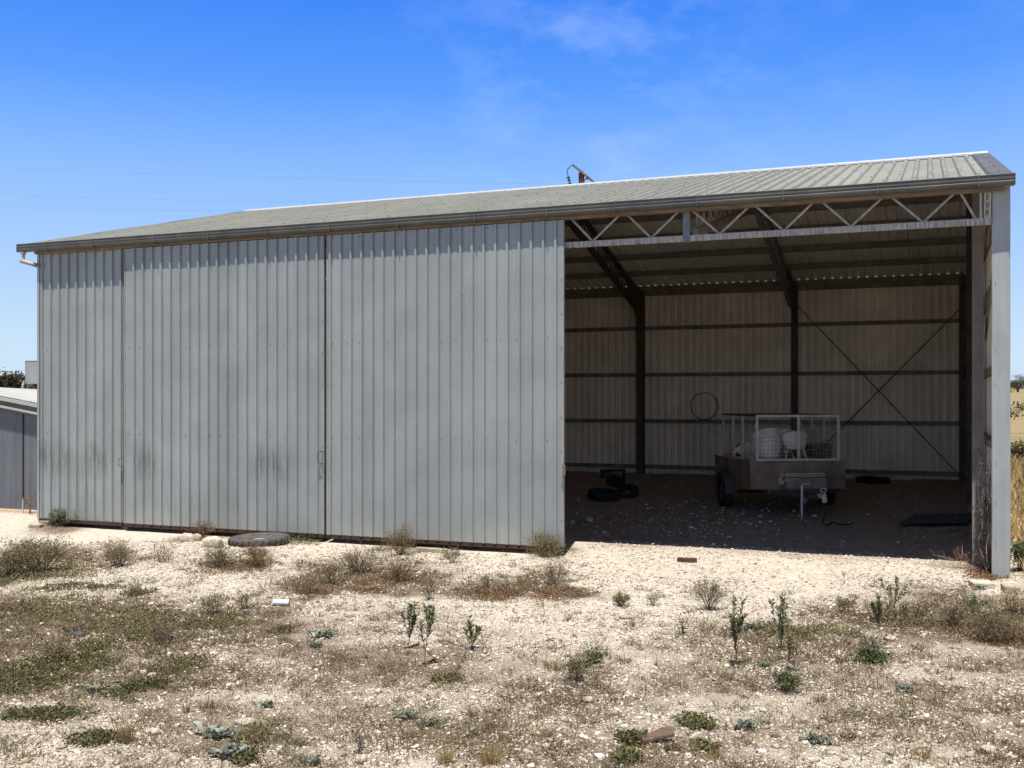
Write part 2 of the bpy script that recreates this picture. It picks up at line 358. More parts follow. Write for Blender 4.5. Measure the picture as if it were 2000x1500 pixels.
# ------------------------------------------------------------------ ground sheet
def axis_(lo, hi, step, far0, far1):
    c = list(np.arange(lo, hi+1e-6, step)); a = lo; s = step; left = []
    while a > far0: s *= 1.22; a -= s; left.append(a)
    a = hi; s = step; right = []
    while a < far1: s *= 1.22; a += s; right.append(a)
    return np.array(left[::-1]+c+right)
gx = axis_(-19, 5, .085, -3500, 3500); gy = axis_(4.5, 19.5, .085, -600, 4500)
GX, GY = np.meshgrid(gx, gy); GZ = gz(GX, GY)
nx, ny = len(gx), len(gy)
V = np.stack([GX.ravel(), GY.ravel(), GZ.ravel()], 1)
ii, jj = np.meshgrid(np.arange(nx-1), np.arange(ny-1)); a = (jj*nx+ii).ravel()
g = npmesh('ground', V, np.stack([a, a+1, a+1+nx, a+nx], 1), 4, 'ground', True); tag(g, kind='structure')
sm = soil(V[:, 0], V[:, 1])
at = g.data.attributes.new('soil', 'FLOAT', 'POINT'); at.data.foreach_set('value', sm.astype(np.float32))
X, Y = V[:, 0], V[:, 1]
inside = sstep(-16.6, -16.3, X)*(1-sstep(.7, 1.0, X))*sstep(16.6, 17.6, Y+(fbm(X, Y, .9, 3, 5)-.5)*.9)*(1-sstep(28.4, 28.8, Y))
fld = np.maximum(np.maximum(sstep(1.0, 1.7, X+(fbm(X, Y, .5, 3, 8)-.5))*sstep(14.5, 16.5, Y), sstep(29, 33, Y)), sstep(6, 12, X)); fld = np.maximum(fld, 1-sstep(-40, -26, X))
red = sstep(-16.5, -17.1, X)*np.exp(-((Y-16.75)/.22)**2)*.8
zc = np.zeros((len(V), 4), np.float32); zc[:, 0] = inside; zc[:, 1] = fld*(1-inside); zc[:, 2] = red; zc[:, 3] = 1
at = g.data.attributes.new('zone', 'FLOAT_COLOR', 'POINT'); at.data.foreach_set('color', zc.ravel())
# ------------------------------------------------------------------ gravel
def ico():
    t = (1+5**.5)/2
    v = np.array([(-1,t,0),(1,t,0),(-1,-t,0),(1,-t,0),(0,-1,t),(0,1,t),(0,-1,-t),(0,1,-t),(t,0,-1),(t,0,1),(-t,0,-1),(-t,0,1)], float); v /= np.linalg.norm(v[0])
    f = np.array([(0,11,5),(0,5,1),(0,1,7),(0,7,10),(0,10,11),(1,5,9),(5,11,4),(11,10,2),(10,7,6),(7,1,8),(3,9,4),(3,4,2),(3,2,6),(3,6,8),(3,8,9),(4,9,5),(2,4,11),(6,2,10),(8,6,7),(9,8,1)])
    return v, f
def stones(name, PX, PY, size, mat='stone', sink=.3):
    v, f = ico(); n = len(PX)
    J = rng.normal(0, .27, (n, 12, 3)); P = v[None]*(1+J)
    sc = np.stack([rng.uniform(.7, 1.35, n), rng.uniform(.6, 1.1, n), rng.uniform(.32, .7, n)], 1)*size[:, None]
    P = P*sc[:, None, :]; th = rng.uniform(0, 2*PI, n); c, s = np.cos(th)[:, None], np.sin(th)[:, None]
    x = P[..., 0]*c-P[..., 1]*s; y = P[..., 0]*s+P[..., 1]*c; tl = rng.normal(0, .25, n)[:, None]; z = P[..., 2]+x*tl
    z0 = gz(PX, PY)+sc[:, 2]*sink
    V = np.stack([x+PX[:, None], y+PY[:, None], z+z0[:, None]], -1).reshape(-1, 3)
    Fc = (f[None]+(np.arange(n)*12)[:, None, None]).reshape(-1, 3)
    return npmesh(name, V, Fc, 3, mat)
def view_pts(n, d0, d1, p=1.0):        # points on the ground inside the view wedge
    d = d0+(d1-d0)*rng.random(n)**p; l = rng.uniform(-.52, .52, n)*d
    return l*CYW-d*SY, l*SY+d*CYW
px_, py_ = view_pts(170000, 6.2, 18.5, 1.1)
ok = (py_ < 17.6) & ~((py_ > 15.6) & (px_ < -5.4)) & (rng.random(len(px_)) < .08+2.2*np.maximum(0, fbm(px_, py_, .9, 4, 91)-.22))
px_, py_ = px_[ok], py_[ok]; dd = np.hypot(px_, py_)
sz = np.exp(rng.normal(math.log(.0080), .50, len(px_)))*(.75+.03*dd); sz = np.clip(sz, .004, .034)
st = stones('gravel', px_, py_, sz); tag(st, 'cream limestone gravel scattered over the bare yard', 'gravel', kind='stuff')
px_, py_ = view_pts(10000, 17, 29); ok = (px_ > -8) & (px_ < .7) & (py_ > 16.8) & (py_ < 28.2); px_, py_ = px_[ok], py_[ok]
keep = rng.random(len(px_)) < .15+.85*np.exp(-((px_+4.6)/1.8)**2-((py_-19.5)/3.)**2); px_, py_ = px_[keep], py_[keep]
st = stones('gravel_inside', px_, py_, np.clip(np.exp(rng.normal(math.log(.016), .5, len(px_))), .006, .05)); tag(st, 'loose pale stones on the shaded dirt floor of the open shed', 'gravel', kind='stuff')
# ------------------------------------------------------------------ plants
def bladeset(P, D, Wd, droop=0.0, seg=1):
    """thin tapered ribbons: P base (n,3), D tip offset (n,3), Wd half width"""
    n = len(P); side = np.cross(D, rng.normal(0, 1, (n, 3))); side /= np.linalg.norm(side, axis=1)[:, None]+1e-9; side *= Wd[:, None]
    mid = P+D*.55+np.array([0, 0, 1.])*0; tip = P+D; tip[:, 2] -= droop*np.linalg.norm(D[:, :2], axis=1)
    V = np.stack([P-side, P+side, mid+side*.75, mid-side*.75, tip+side*.15, tip-side*.15], 1).reshape(-1, 3)
    b = np.arange(n)*6; Fc = np.concatenate([np.stack([b, b+1, b+2, b+3], 1), np.stack([b+3, b+2, b+4, b+5], 1)])
    return V, Fc
def leafset(P, D, Wd):
    n = len(P); side = np.cross(D, rng.normal(0, 1, (n, 3))+np.array([0, 0, 1.5])); side /= np.linalg.norm(side, axis=1)[:, None]+1e-9; side *= Wd[:, None]
    V = np.stack([P, P+D*.5+side, P+D, P+D*.5-side], 1).reshape(-1, 3); b = np.arange(n)*4
    return V, np.stack([b, b+1, b+2, b+3], 1)
def join(parts):
    Vs = []; Fs = []; o = 0
    for V, Fc in parts: Vs.append(V); Fs.append(Fc+o); o += len(V)
    return np.concatenate(Vs), np.concatenate(Fs)
def sub(name, VF, mat, parent):
    V, Fc = VF; o = npmesh(name, V, Fc, 4, mat); o.parent = parent; return o
def stems_grow(h, w, n, levels=3, r=.004, up=.9, lean=(0, 0)):
    """branching twig skeleton; returns segments (a, b, radius)"""
    segs = []; tips = []
    for i in range(n):
        th = rng.uniform(0, 2*PI); sp = rng.uniform(0, 1)**.6
        d = np.array([math.cos(th)*w*sp+lean[0], math.sin(th)*w*sp+lean[1], h*up*(1-.35*sp)]); L0 = np.linalg.norm(d)*rng.uniform(.4, .62); d = d/np.linalg.norm(d)
        base = np.array([rng.normal(0, w*.10), rng.normal(0, w*.10), -.01]); stack = [(base, d, L0, r, 0)]
        while stack:
            p, d, Ln, rr, lv = stack.pop(); d2 = d+rng.normal(0, .12, 3); d2 /= np.linalg.norm(d2); q = p+d2*Ln; segs.append((p, q, rr))
            if lv < levels:
                for k in range(rng.integers(2, 4)):
                    nd = d2+rng.normal(0, .42, 3)+np.array([0, 0, .12]); nd /= np.linalg.norm(nd); t = rng.uniform(.45, 1.0)
                    stack.append((p+d2*Ln*t, nd, Ln*rng.uniform(.45, .7), rr*.65, lv+1))
            else: tips.append((q, d2))
    return segs, tips
def seg_ribbons(segs):
    P = np.array([s[0] for s in segs]); D = np.array([s[1] for s in segs])-P; Wd = np.array([s[2] for s in segs])
    a = bladeset(P, D, Wd); b = bladeset(P, D, Wd); return join([a, b])
def fl(*a): return np.array(a, float)
def place(x, y, name, label, cat, group=None): 
    p = gp(x, y, 0); return thing(name, p, label, cat, group=group), p
def shrub(x, y, hpx, wpx, label, tw='twig', lf='dryleaf', n=14, levels=3, leaves=500, ls=.018, lw=.36, group='weeds growing in the yard', name='dry_shrub', lean=(0, 0), cat='shrub', low=.0):
    e, p = place(x, y, name, label, cat, group); d = -p.x*SY+p.y*CYW; s = d/F; h = hpx*s; w = wpx*s*.5
    h *= 1.15; n = int(n*1.35); leaves = int(leaves*1.8)
    segs, tips = stems_grow(h, w, n, levels, r=max(.0028, d*.00022), lean=lean); sub('stems', seg_ribbons(segs), tw, e)
    T = np.array([t[0] for t in tips]); A = np.array([s_[1] for s_ in segs]); src = np.concatenate([T, A]); 
    if leaves:
        k = rng.integers(0, len(src), leaves); P = src[k]+rng.normal(0, ls*.8, (leaves, 3)); P[:, 2] = np.abs(P[:, 2])
        if low: m_ = rng.random(leaves) < low; P[m_, 2] *= .3
        D = rng.normal(0, 1, (leaves, 3))+np.array([0, 0, .8]); D /= np.linalg.norm(D, axis=1)[:, None]; D *= (ls*rng.uniform(.6, 1.4, leaves))[:, None]
        sub('leaves', leafset(P, D, ls*lw*rng.uniform(.6, 1.2, leaves)), lf, e)
    return e
def sapling(x, y, hpx, wpx, label, n=3, lf='green', dens=150, bare=.35, group='green leafed saplings', ls=.05):
    e, p = place(x, y, 'sapling', label, 'sapling', group); d = -p.x*SY+p.y*CYW; s = d/F; h = hpx*s; w = wpx*s*.5; mb = MB(); P = []; D = []
    def leaf(c, ax, ln): P.append(tuple(c)); D.append(tuple(ax*ln))
    main = [Vector((0, 0, -.02))]; hb = h*max(bare, .12); kx, ky = rng.normal(0, .012, 2)
    for k in range(1, 5): main.append(Vector((kx*k+rng.normal(0, .004), ky*k+rng.normal(0, .004), hb*k/4)))
    mb.tube(main, [.0055, .005, .0045, .004, .004], 5); top = main[-1]
    for i in range(n+2):
        th = rng.uniform(0, 2*PI); rr = w*rng.uniform(.25, .95) if i else w*.1; hh = (h-hb)*(1 if i == 0 else rng.uniform(.45, .95)); st = main[-1] if i < 2 else main[rng.integers(2, 5)]; pts = [st]
        end = Vector((st.x+math.cos(th)*rr, st.y+math.sin(th)*rr, hb+hh))
        for k in range(1, 6): t = k/5; b = st.lerp(end, t); b.x += rng.normal(0, .006); b.y += rng.normal(0, .006); b.z += math.sin(t*PI)*-.1*rr; pts.append(b)
        mb.tube(pts, [.0035, .003, .003, .0025, .002, .0015], 4)
        nl = int(dens*.62)
        for k in range(nl):
            t = rng.random()**.55; j = t*5; a = pts[int(j)] if j < 5 else pts[5]; b = pts[min(5, int(j)+1)]; c = a.lerp(b, j-int(j)); dirn = (pts[-1]-pts[0]).normalized()
            th2 = rng.uniform(0, 2*PI); ax = Vector((math.cos(th2), math.sin(th2), 0))*rng.uniform(.4, 1)+dirn*rng.uniform(.3, 1.1); ax.normalize(); leaf(c, ax, ls*rng.uniform(.5, 1.2)*(.7+.4*t))
    mb.build('stems', 'greystem', e, world=False)
    P = np.array(P); D = np.array(D); sub('leaves', leafset(P, D, np.linalg.norm(D, axis=1)*.13), lf, e); return e
def tuft(x, y, hpx, wpx, label, mat='straw', n=70, group='grass tufts in the gravel', name='grass_tuft', mat2=None):
    p = gp(x, y); d = -p.x*SY+p.y*CYW; s = d/F; h = hpx*s; w = wpx*s*.5
    th = rng.uniform(0, 2*PI, n); r0 = w*.45*rng.random(n); P = np.stack([np.cos(th)*r0, np.sin(th)*r0, np.full(n, -.01)], 1)
    th2 = th+rng.normal(0, .6, n); r1 = w*.7*rng.random(n); D = np.stack([np.cos(th2)*r1, np.sin(th2)*r1, h*rng.uniform(.35, 1, n)], 1)
    V, Fc = bladeset(P, D, np.full(n, max(.0022, d*.00016))*rng.uniform(.7, 1.3, n), .25)
    o = npmesh(name, V, Fc, 4, mat); o.location = p; return tag(o, label, 'grass', group)
def mat_plant(x, y, wpx, hpx, label, mat='matgreen', n=900, hh=.05, ls=.025, group='low mats of creeping weeds', name='weed_mat', lw=.42):
    p = gp(x, y); e1 = gp(x+wpx/2, y); e2 = gp(x, y+hpx/2); a = (e1-p).length*1.25; b = max((e2-p).length, .08)*1.35; n = int(n*1.9); hh *= .8
    th = rng.uniform(0, 2*PI, n); r = np.sqrt(rng.random(n)); u = a*r*np.cos(th); v = b*r*np.sin(th)
    X = u*CYW-v*SY; Y = u*SY+v*CYW; nn = fbm(X+p.x, Y+p.y, .34, 4, 12); k = ((nn+rng.normal(0, .05, n)) > (.36+.24*r**1.6)) & (rng.random(n) < 1.05-.8*r); X, Y, nn = X[k], Y[k], nn[k]; n = len(X)
    Z = gz(X+p.x, Y+p.y)-p.z+rng.random(n)*hh*nn*1.6
    D = rng.normal(0, 1, (n, 3)); D[:, 2] = np.abs(D[:, 2])*.7; D /= np.linalg.norm(D, axis=1)[:, None]; D *= (ls*rng.uniform(.6, 1.4, n))[:, None]
    V, Fc = leafset(np.stack([X, Y, Z], 1), D, ls*lw*rng.uniform(.7, 1.3, n)); o = npmesh(name, V, Fc, 4, mat); o.location = p
    return tag(o, label, 'weeds', group)
def rosette(x, y, wpx, hpx, label, n=26):
    p = gp(x, y); a = (gp(x+wpx/2, y)-p).length; mb = MB()
    for i in range(n):
        cx0 = rng.normal(0, a*.35); cy0 = rng.normal(0, a*.22); th = rng.uniform(0, 2*PI); Ln = rng.uniform(.35, .6)*min(a, .22); w = Ln*.24; z0 = .01+rng.random()*.02; el = rng.uniform(.1, .7)
        vs = []; fs = []
        for k in range(5):
            t = k/4; ww = w*math.sin(PI*min(.96, .12+t*.86))**.7; zz = z0+Ln*el*math.sin(t*PI*.62); rr = Ln*t
            wob = rng.normal(0, .2)*w
            c = (cx0*CYW-cy0*SY+math.cos(th)*rr, cx0*SY+cy0*CYW+math.sin(th)*rr)
            vs += [(c[0]-math.sin(th)*(ww+wob), c[1]+math.cos(th)*(ww+wob), zz+abs(rng.normal(0, .008))), (c[0], c[1], zz-.006), (c[0]+math.sin(th)*(ww-wob), c[1]-math.cos(th)*(ww-wob), zz+abs(rng.normal(0, .008)))]
            if k: b = (k-1)*3; fs += [(b, b+1, b+4, b+3), (b+1, b+2, b+5, b+4)]
        mb.add(vs, fs)
    o = mb.build('blue_grey_rosette', 'blueleaf', world=False); o.location = p
    return tag(o, label, 'weed', 'blue-grey broad leafed weeds')
# dry shrubs and weeds along the shed
shrub(75, 1118, 78, 165, 'largest olive brown bush at the far left edge, in front of the narrow wall panel', n=60, leaves=2600, lf='olive', levels=3, ls=.02)
shrub(20, 1125, 60, 90, 'olive brown bush cut by the left edge of the photo', n=26, leaves=1300, lf='olive', ls=.02)
shrub(232, 1108, 62, 95, 'rounded dry twiggy bush second from the left, alone on white gravel', n=34, leaves=900, lf='dryleaf')
shrub(318, 1098, 42, 75, 'sparse low twiggy bush right of the rounded dry bush', n=16, leaves=200)
shrub(425, 1108, 50, 90, 'dry bush with olive base in front of the pale cracked rock', n=30, leaves=1200, lf='olive', low=.5)
shrub(497, 1106, 46, 75, 'red brown dry bush in front of the old tyre', n=26, leaves=800, lf='redbrown')
shrub(120, 1028, 40, 95, 'leafy green weed growing against the foot of the narrow wall panel', n=16, leaves=1500, lf='green', tw='greystem', ls=.022, name='green_weed', cat='weed')
shrub(395, 1052, 42, 70, 'dry tan weed growing at the foot of the wide left door above the pale rock', n=18, leaves=500, lf='redbrown')
shrub(785, 1084, 62, 80, 'tall dry feathery bush against the middle of the right door', n=34, leaves=900)
shrub(885, 1100, 40, 45, 'small grey green bush on the gravel beside the timber block', n=16, leaves=420, lf='olive')
shrub(932, 1072, 44, 40, 'upright green weed touching the right door', n=14, leaves=420, lf='green', tw='greystem', name='green_weed', cat='weed')
shrub(1065, 1088, 54, 95, 'golden green bushy weed at the open corner of the right door', n=40, leaves=1500, lf='olive', ls=.022, low=.4)
shrub(700, 1120, 60, 150, 'wide pale twiggy bush above the brown patch, left of centre', n=48, leaves=700, lf='dryleaf')
shrub(780, 1135, 55, 110, 'red brown twiggy bush at the right end of the brown patch', n=36, leaves=900, lf='redbrown', low=.5)
shrub(600, 1160, 45, 100, 'thin dry bush at the left end of the brown patch beside the white tin', n=22, leaves=380)
shrub(640, 1140, 50, 80, 'brown dry bush between the white tin and the wide pale bush', n=24, leaves=500)
shrub(840, 1172, 60, 50, 'leggy dark stemmed weed below the right end of the brown patch', n=10, leaves=160, tw='twig_dark')
shrub(1083, 1142, 55, 65, 'grey twiggy bush rising from the red brown weed mat near the opening', n=26, leaves=300, tw='twig')
shrub(950, 1150, 40, 40, 'small pale twiggy weed above the red brown mat', n=10, leaves=80)
shrub(1213, 1183, 30, 45, 'small compact grey bush alone on gravel before the opening', n=24, leaves=420, lf='olive')
shrub(1276, 1182, 38, 30, 'tiny dark upright weed right of the compact grey bush', n=8, leaves=110, lf='green')
shrub(1385, 1192, 78, 100, 'large pale twiggy bush behind the tall leafy sapling', n=40, leaves=500)
shrub(1335, 1240, 50, 40, 'thin dry weed left of the tall leafy sapling', n=9, leaves=60, tw='twig_dark')
shrub(1375, 1245, 45, 45, 'pinkish dry twigs in front of the large pale bush', n=12, leaves=60, tw='twig_pink')
shrub(262, 1165, 30, 60, 'sparse grey weed on white gravel at left, above the green patches', n=14, leaves=200)
shrub(420, 1200, 45, 90, 'thin brown bush left of the white tin on the edge of the weeds', n=24, leaves=500, lf='olive')
shrub(480, 1190, 40, 70, 'thin twiggy bush just left of the white tin', n=18, leaves=200)
shrub(310, 1255, 55, 120, 'brown twiggy bush amid the green mats at left', n=30, leaves=600)
shrub(1640, 1190, 38, 22, 'bare forked grey twig standing on white gravel right of centre', n=4, levels=2, leaves=0)
shrub(1698, 1292, 68, 60, 'dark green based weed with long bare stems, below the small flat-topped sapling', n=16, leaves=420, lf='green', tw='twig_dark', low=.85, ls=.03)
shrub(1655, 1195, 30, 60, 'small olive weed patch left of the flat-topped sapling', n=14, leaves=350, lf='olive')
shrub(1535, 1350, 45, 60, 'dark bushy weed beneath the tall thin sapling on the right', n=22, leaves=650, lf='green', tw='twig_dark')
shrub(1905, 1205, 50, 60, 'bright green leafy weed near the foot of the corner post', n=14, leaves=480, lf='green', tw='greystem', name='green_weed', cat='weed')
shrub(1945, 1255, 80, 130, 'large brown dry bush at the right edge in front of the corner post', n=60, leaves=1300, lf='dryleaf')
shrub(1860, 1225, 45, 130, 'low brown dry bush left of the large one at the right edge', n=36, leaves=900, lf='dryleaf')
shrub(1790, 1205, 28, 110, 'low straggly olive weed between the saplings and the brown bushes at right', n=24, leaves=600, lf='olive')
shrub(1990, 1200, 55, 90, 'straw coloured bush cut by the right edge near the stone block', n=34, leaves=700, lf='straw')
shrub(1935, 1118, 60, 70, 'pinkish dead bush growing around the foot of the corner post', n=26, leaves=240, lf='redbrown', tw='twig_pink')
shrub(1905, 1112, 48, 60, 'pale dead branch leaning left out of the opening beside the corner post', n=8, leaves=80, tw='twig_pink', lf='redbrown', lean=(-.35, 0))
shrub(705, 1470, 60, 70, 'dark bare forked weed at the bottom, left of centre', n=6, levels=2, leaves=40, tw='twig_dark')
shrub(1160, 1295, 30, 40, 'small dark green clump in the middle foreground', n=12, leaves=350, lf='green', tw='twig_dark')
shrub(1125, 1330, 45, 70, 'brown and green clump below the small dark clump', n=18, leaves=450, lf='olive')
shrub(110, 1290, 35, 90, 'low olive weed on the brown slope at far left', n=22, leaves=500, lf='olive')
# saplings
sapling(797, 1266, 84, 62, 'left of the two tallest leafy saplings in the middle foreground', n=4, dens=120)
sapling(829, 1303, 116, 50, 'taller right-hand sapling of the pair in the middle foreground, on a long bare stem', n=3, dens=100, bare=.5)
sapling(921, 1268, 62, 46, 'smaller leafy sapling right of the foreground pair', n=4, dens=90, bare=.25)
sapling(1438, 1300, 132, 56, 'tallest dark green sapling in front of the large pale twiggy bush', n=5, dens=130, bare=.35)
sapling(1527, 1272, 112, 50, 'tall thin sapling right of the tallest one', n=4, dens=100, bare=.25)
sapling(1562, 1312, 95, 44, 'thin olive sapling leaning beside the dark bushy weed on the right', n=4, dens=60, lf='olive', bare=.2)
sapling(1746, 1203, 72, 62, 'flat-topped sapling on bare stem standing on white gravel at right', n=5, dens=80, bare=.45)
sapling(1708, 1216, 54, 52, 'bushy short sapling just left of the flat-topped one', n=5, dens=90, bare=.1)
# mats
mat_plant(600, 1058, 80, 16, 'green mat under the gap between the two big doors', n=1600, hh=.10)
mat_plant(560, 1054, 50, 12, 'small green mat under the wide left door beside the old tyre', n=600, hh=.08)
mat_plant(690, 1145, 260, 36, 'long red brown weed mat left of centre below the right door', 'redbrown', 6500, .07, .02)
mat_plant(1010, 1158, 250, 34, 'long red brown weed mat nearest the shed opening', 'redbrown', 6500, .06, .02)
mat_plant(455, 1108, 150, 24, 'red brown mat under the dry bushes before the old tyre', 'redbrown', 2600, .05)
mat_plant(70, 1128, 200, 26, 'olive mat under the big bush at far left', 'olive', 3600, .07)
mat_plant(20, 1135, 60, 14, 'bright green patch at the left edge below the big bush', n=800)
mat_plant(120, 1150, 120, 16, 'green creeping strip below the big left bush', n=1400)
mat_plant(205, 1148, 70, 10, 'thin green strip on white gravel right of the creeping strip', n=500)
mat_plant(270, 1160, 70, 12, 'green strip below the sparse grey weed', n=600)
mat_plant(60, 1190, 260, 40, 'wide brown green mat across the left slope', 'olive', 6000, .05)
mat_plant(240, 1215, 200, 50, 'olive mat in the middle of the left slope', 'olive', 5200, .05)
mat_plant(190, 1265, 110, 36, 'dark green patch in the centre of the left slope', n=2600, hh=.07)
mat_plant(300, 1240, 110, 34, 'green patch under the brown twiggy bush on the left slope', n=2000)
mat_plant(420, 1210, 160, 28, 'olive mat left of the white tin', 'olive', 3600, .05)
mat_plant(50, 1330, 150, 50, 'dark green patch at the left edge halfway down', n=3200, hh=.07)
mat_plant(160, 1300, 120, 30, 'green mat crossing the lower left slope', n=1800)
mat_plant(350, 1300, 120, 30, 'thin green mat on gravel in the lower left', n=1300)
mat_plant(275, 1352, 120, 32, 'dark green oval patch in the lower left quarter', n=2800, hh=.07)
mat_plant(100, 1400, 160, 24, 'bright green strip near the lower left corner', n=2200, hh=.06)
mat_plant(200, 1440, 110, 30, 'green mat under the straw tuft in the lower left corner', n=1500)
mat_plant(490, 1440, 60, 30, 'olive patch beside the long blue-grey weed', 'olive', 700)
mat_plant(480, 1480, 60, 30, 'green patch at the bottom edge beside the blue-grey weed', n=700)
mat_plant(355, 1250, 90, 16, 'narrow green patch right of the left slope centre', n=700)
mat_plant(550, 1232, 50, 14, 'small dark green clump on the gravel below the white tin', n=420)
mat_plant(1240, 1445, 60, 26, 'dark green patch left of the flat brown stone', n=1300, hh=.07)
mat_plant(1225, 1487, 50, 24, 'green patch at the bottom edge below the flat brown stone', n=900)
mat_plant(1360, 1418, 70, 26, 'green patch left of the blue-grey weed on the right', n=1000)
mat_plant(1370, 1462, 70, 22, 'green mat between the flat brown stone and the small blue-grey weed', n=700)
mat_plant(1690, 1445, 70, 18, 'thin green strip near the bottom right', n=700)
mat_plant(1135, 1302, 40, 14, 'small leafy green clump in the middle of the yard', n=420)
mat_plant(880, 1330, 80, 14, 'thin dark mat below the three middle saplings', n=500)
mat_plant(1015, 1268, 40, 12, 'tiny green mat right of the small sapling', n=260)
mat_plant(1780, 1215, 240, 34, 'wide brown mat below the flat-topped sapling', 'dryleaf', 4800, .06)
mat_plant(1560, 1235, 200, 30, 'brown green mat around the foot of the right-hand saplings', 'olive', 3600, .05)
mat_plant(1950, 1240, 160, 60, 'brown mat under the large bush at the right edge', 'redbrown', 4200, .06)
mat_plant(1945, 1130, 110, 26, 'brown litter of dead leaves around the corner post', 'redbrown', 2600, .09)
# rosettes
for a in [(630, 1245, 55, 20, 'broad blue-grey weed upper one of two on gravel left of centre'), (618, 1265, 34, 12, 'small blue-grey weed just below another, left of centre'),
          (790, 1403, 54, 26, 'blue-grey weed left of a pair at the bottom centre'), (838, 1417, 42, 24, 'blue-grey weed right of a pair at the bottom centre'),
          (428, 1442, 90, 30, 'long blue-grey weed in the lower left, upper of two'), (450, 1478, 90, 36, 'spiky blue-grey weed at the bottom edge, lower of two'),
          (1455, 1422, 56, 30, 'blue-grey weed right of the green patch near the bottom'), (1594, 1450, 60, 26, 'blue-grey weed at the bottom right beside a thin green strip'),
          (187, 1353, 48, 14, 'flat blue-grey weed left of the dark green oval patch'), (1478, 1230, 56, 18, 'blue-grey weed behind the tallest sapling'),
          (1914, 1152, 34, 14, 'small blue-grey weed against the pale block by the corner post'), (520, 1382, 34, 14, 'small blue-grey weed alone in the lower left middle'),
          (610, 1494, 60, 20, 'blue-grey weed cut by the bottom edge left of centre'), (1765, 1352, 40, 14, 'small blue-grey weed on gravel at right'), (1494, 1302, 30, 12, 'small blue-grey weed at the foot of the thin sapling')]:
    rosette(*a)
# grass tufts
for a in [(245, 1448, 50, 60, 'straw tuft in the lower left corner patch', 'straw', 120), (920, 1400, 26, 30, 'short straw tuft left of two at bottom centre', 'straw', 60),
          (955, 1425, 34, 34, 'taller straw tuft right of two at bottom centre', 'straw', 70), (1062, 1440, 30, 50, 'straw tuft on the pale gravel patch at bottom centre', 'straw', 60),
          (870, 1492, 50, 60, 'straw tuft cut by the bottom edge near centre', 'straw', 90), (960, 1492, 60, 90, 'wide straw tuft at the bottom edge right of centre', 'straw', 140),
          (1235, 1225, 22, 20, 'tiny tuft below the compact grey bush', 'dryleaf', 30), (1185, 1282, 24, 18, 'tiny dry tuft in the middle of the yard', 'dryleaf', 26), (1282, 1300, 26, 14, 'single thin upright tuft in the middle right', 'dryleaf', 16),
          (1120, 1245, 20, 30, 'grey wispy tuft below the brown mat', 'dryleaf', 26), (1085, 1310, 32, 40, 'orange straw tuft left of the dark green clump', 'straw', 60), (1715, 1345, 30, 50, 'straw tuft at right below the bare stemmed weed', 'straw', 50),
          (1800, 1480, 36, 70, 'straw tuft near the bottom right corner', 'straw', 90), (1600, 1372, 26, 40, 'dry tuft right of the dark bushy weed', 'dryleaf', 40), (1420, 1352, 22, 44, 'dry tuft below the tallest sapling', 'straw', 36),
          (365, 1392, 30, 26, 'single straw tuft in the lower left middle', 'straw', 40), (560, 1440, 24, 34, 'dry tuft left of the bare forked weed', 'dryleaf', 40), (1400, 1480, 30, 50, 'straw tuft at the bottom right of centre', 'straw', 50),
          (1310, 1465, 26, 60, 'brown tuft beside the flat brown stone', 'dryleaf', 60), (45, 1480, 26, 50, 'straw tuft at the lower left corner', 'straw', 50)]:
    tuft(*a)
# uncountable litter of dry stalks and small weeds over the yard
def litter(name, n, mat, label, hrange, dens, d0=6.2, d1=19, flat=.3, w=.0016):
    x, y = view_pts(n, d0, d1, 1.1); s = soil(x, y); k = (y < 15.7) & (rng.random(n) < dens[0]+dens[1]*s); x, y = x[k], y[k]; n = len(x); d = np.hypot(x, y)
    P = np.stack([x, y, gz(x, y)-.003], 1); th = rng.uniform(0, 2*PI, n); h = rng.uniform(*hrange, n); fl_ = rng.random(n) < flat
    D = np.stack([np.cos(th)*h*rng.uniform(.2, .9, n), np.sin(th)*h*rng.uniform(.2, .9, n), h*rng.uniform(.4, 1, n)], 1); D[fl_, 2] = h[fl_]*.1
    V, Fc = bladeset(P, D, w*(.5+d*.09)*rng.uniform(.6, 1.4, n), 0); o = npmesh(name, V, Fc, 4, mat); return tag(o, label, 'ground cover', kind='stuff')
litter('dry_stalks', 70000, 'dryleaf', 'short dry stalks and straw litter strewn over the gravel yard', (.02, .07), (.02, .75))
litter('dark_stalks', 34000, 'twig_dark', 'thin dark dead stalks scattered through the gravel', (.02, .08), (.02, .55))
def leafcover(name, n, mat, label, dens, ls):
    x, y = view_pts(n, 6.2, 18, 1.1); s = soil(x, y); c = fbm(x, y, .45, 4, 123); k = (y < 15.6) & (c > .47) & (rng.random(n) < dens[0]+dens[1]*s); x, y = x[k], y[k]; n = len(x)
    P = np.stack([x, y, gz(x, y)+rng.random(n)*.03], 1); D = rng.normal(0, 1, (n, 3)); D[:, 2] = np.abs(D[:, 2]); D *= (ls*rng.uniform(.5, 1.3, n)/np.linalg.norm(D, axis=1))[:, None]
    V, Fc = leafset(P, D, ls*.4*rng.uniform(.6, 1.2, n)); o = npmesh(name, V, Fc, 4, mat); return tag(o, label, 'ground cover', kind='stuff')
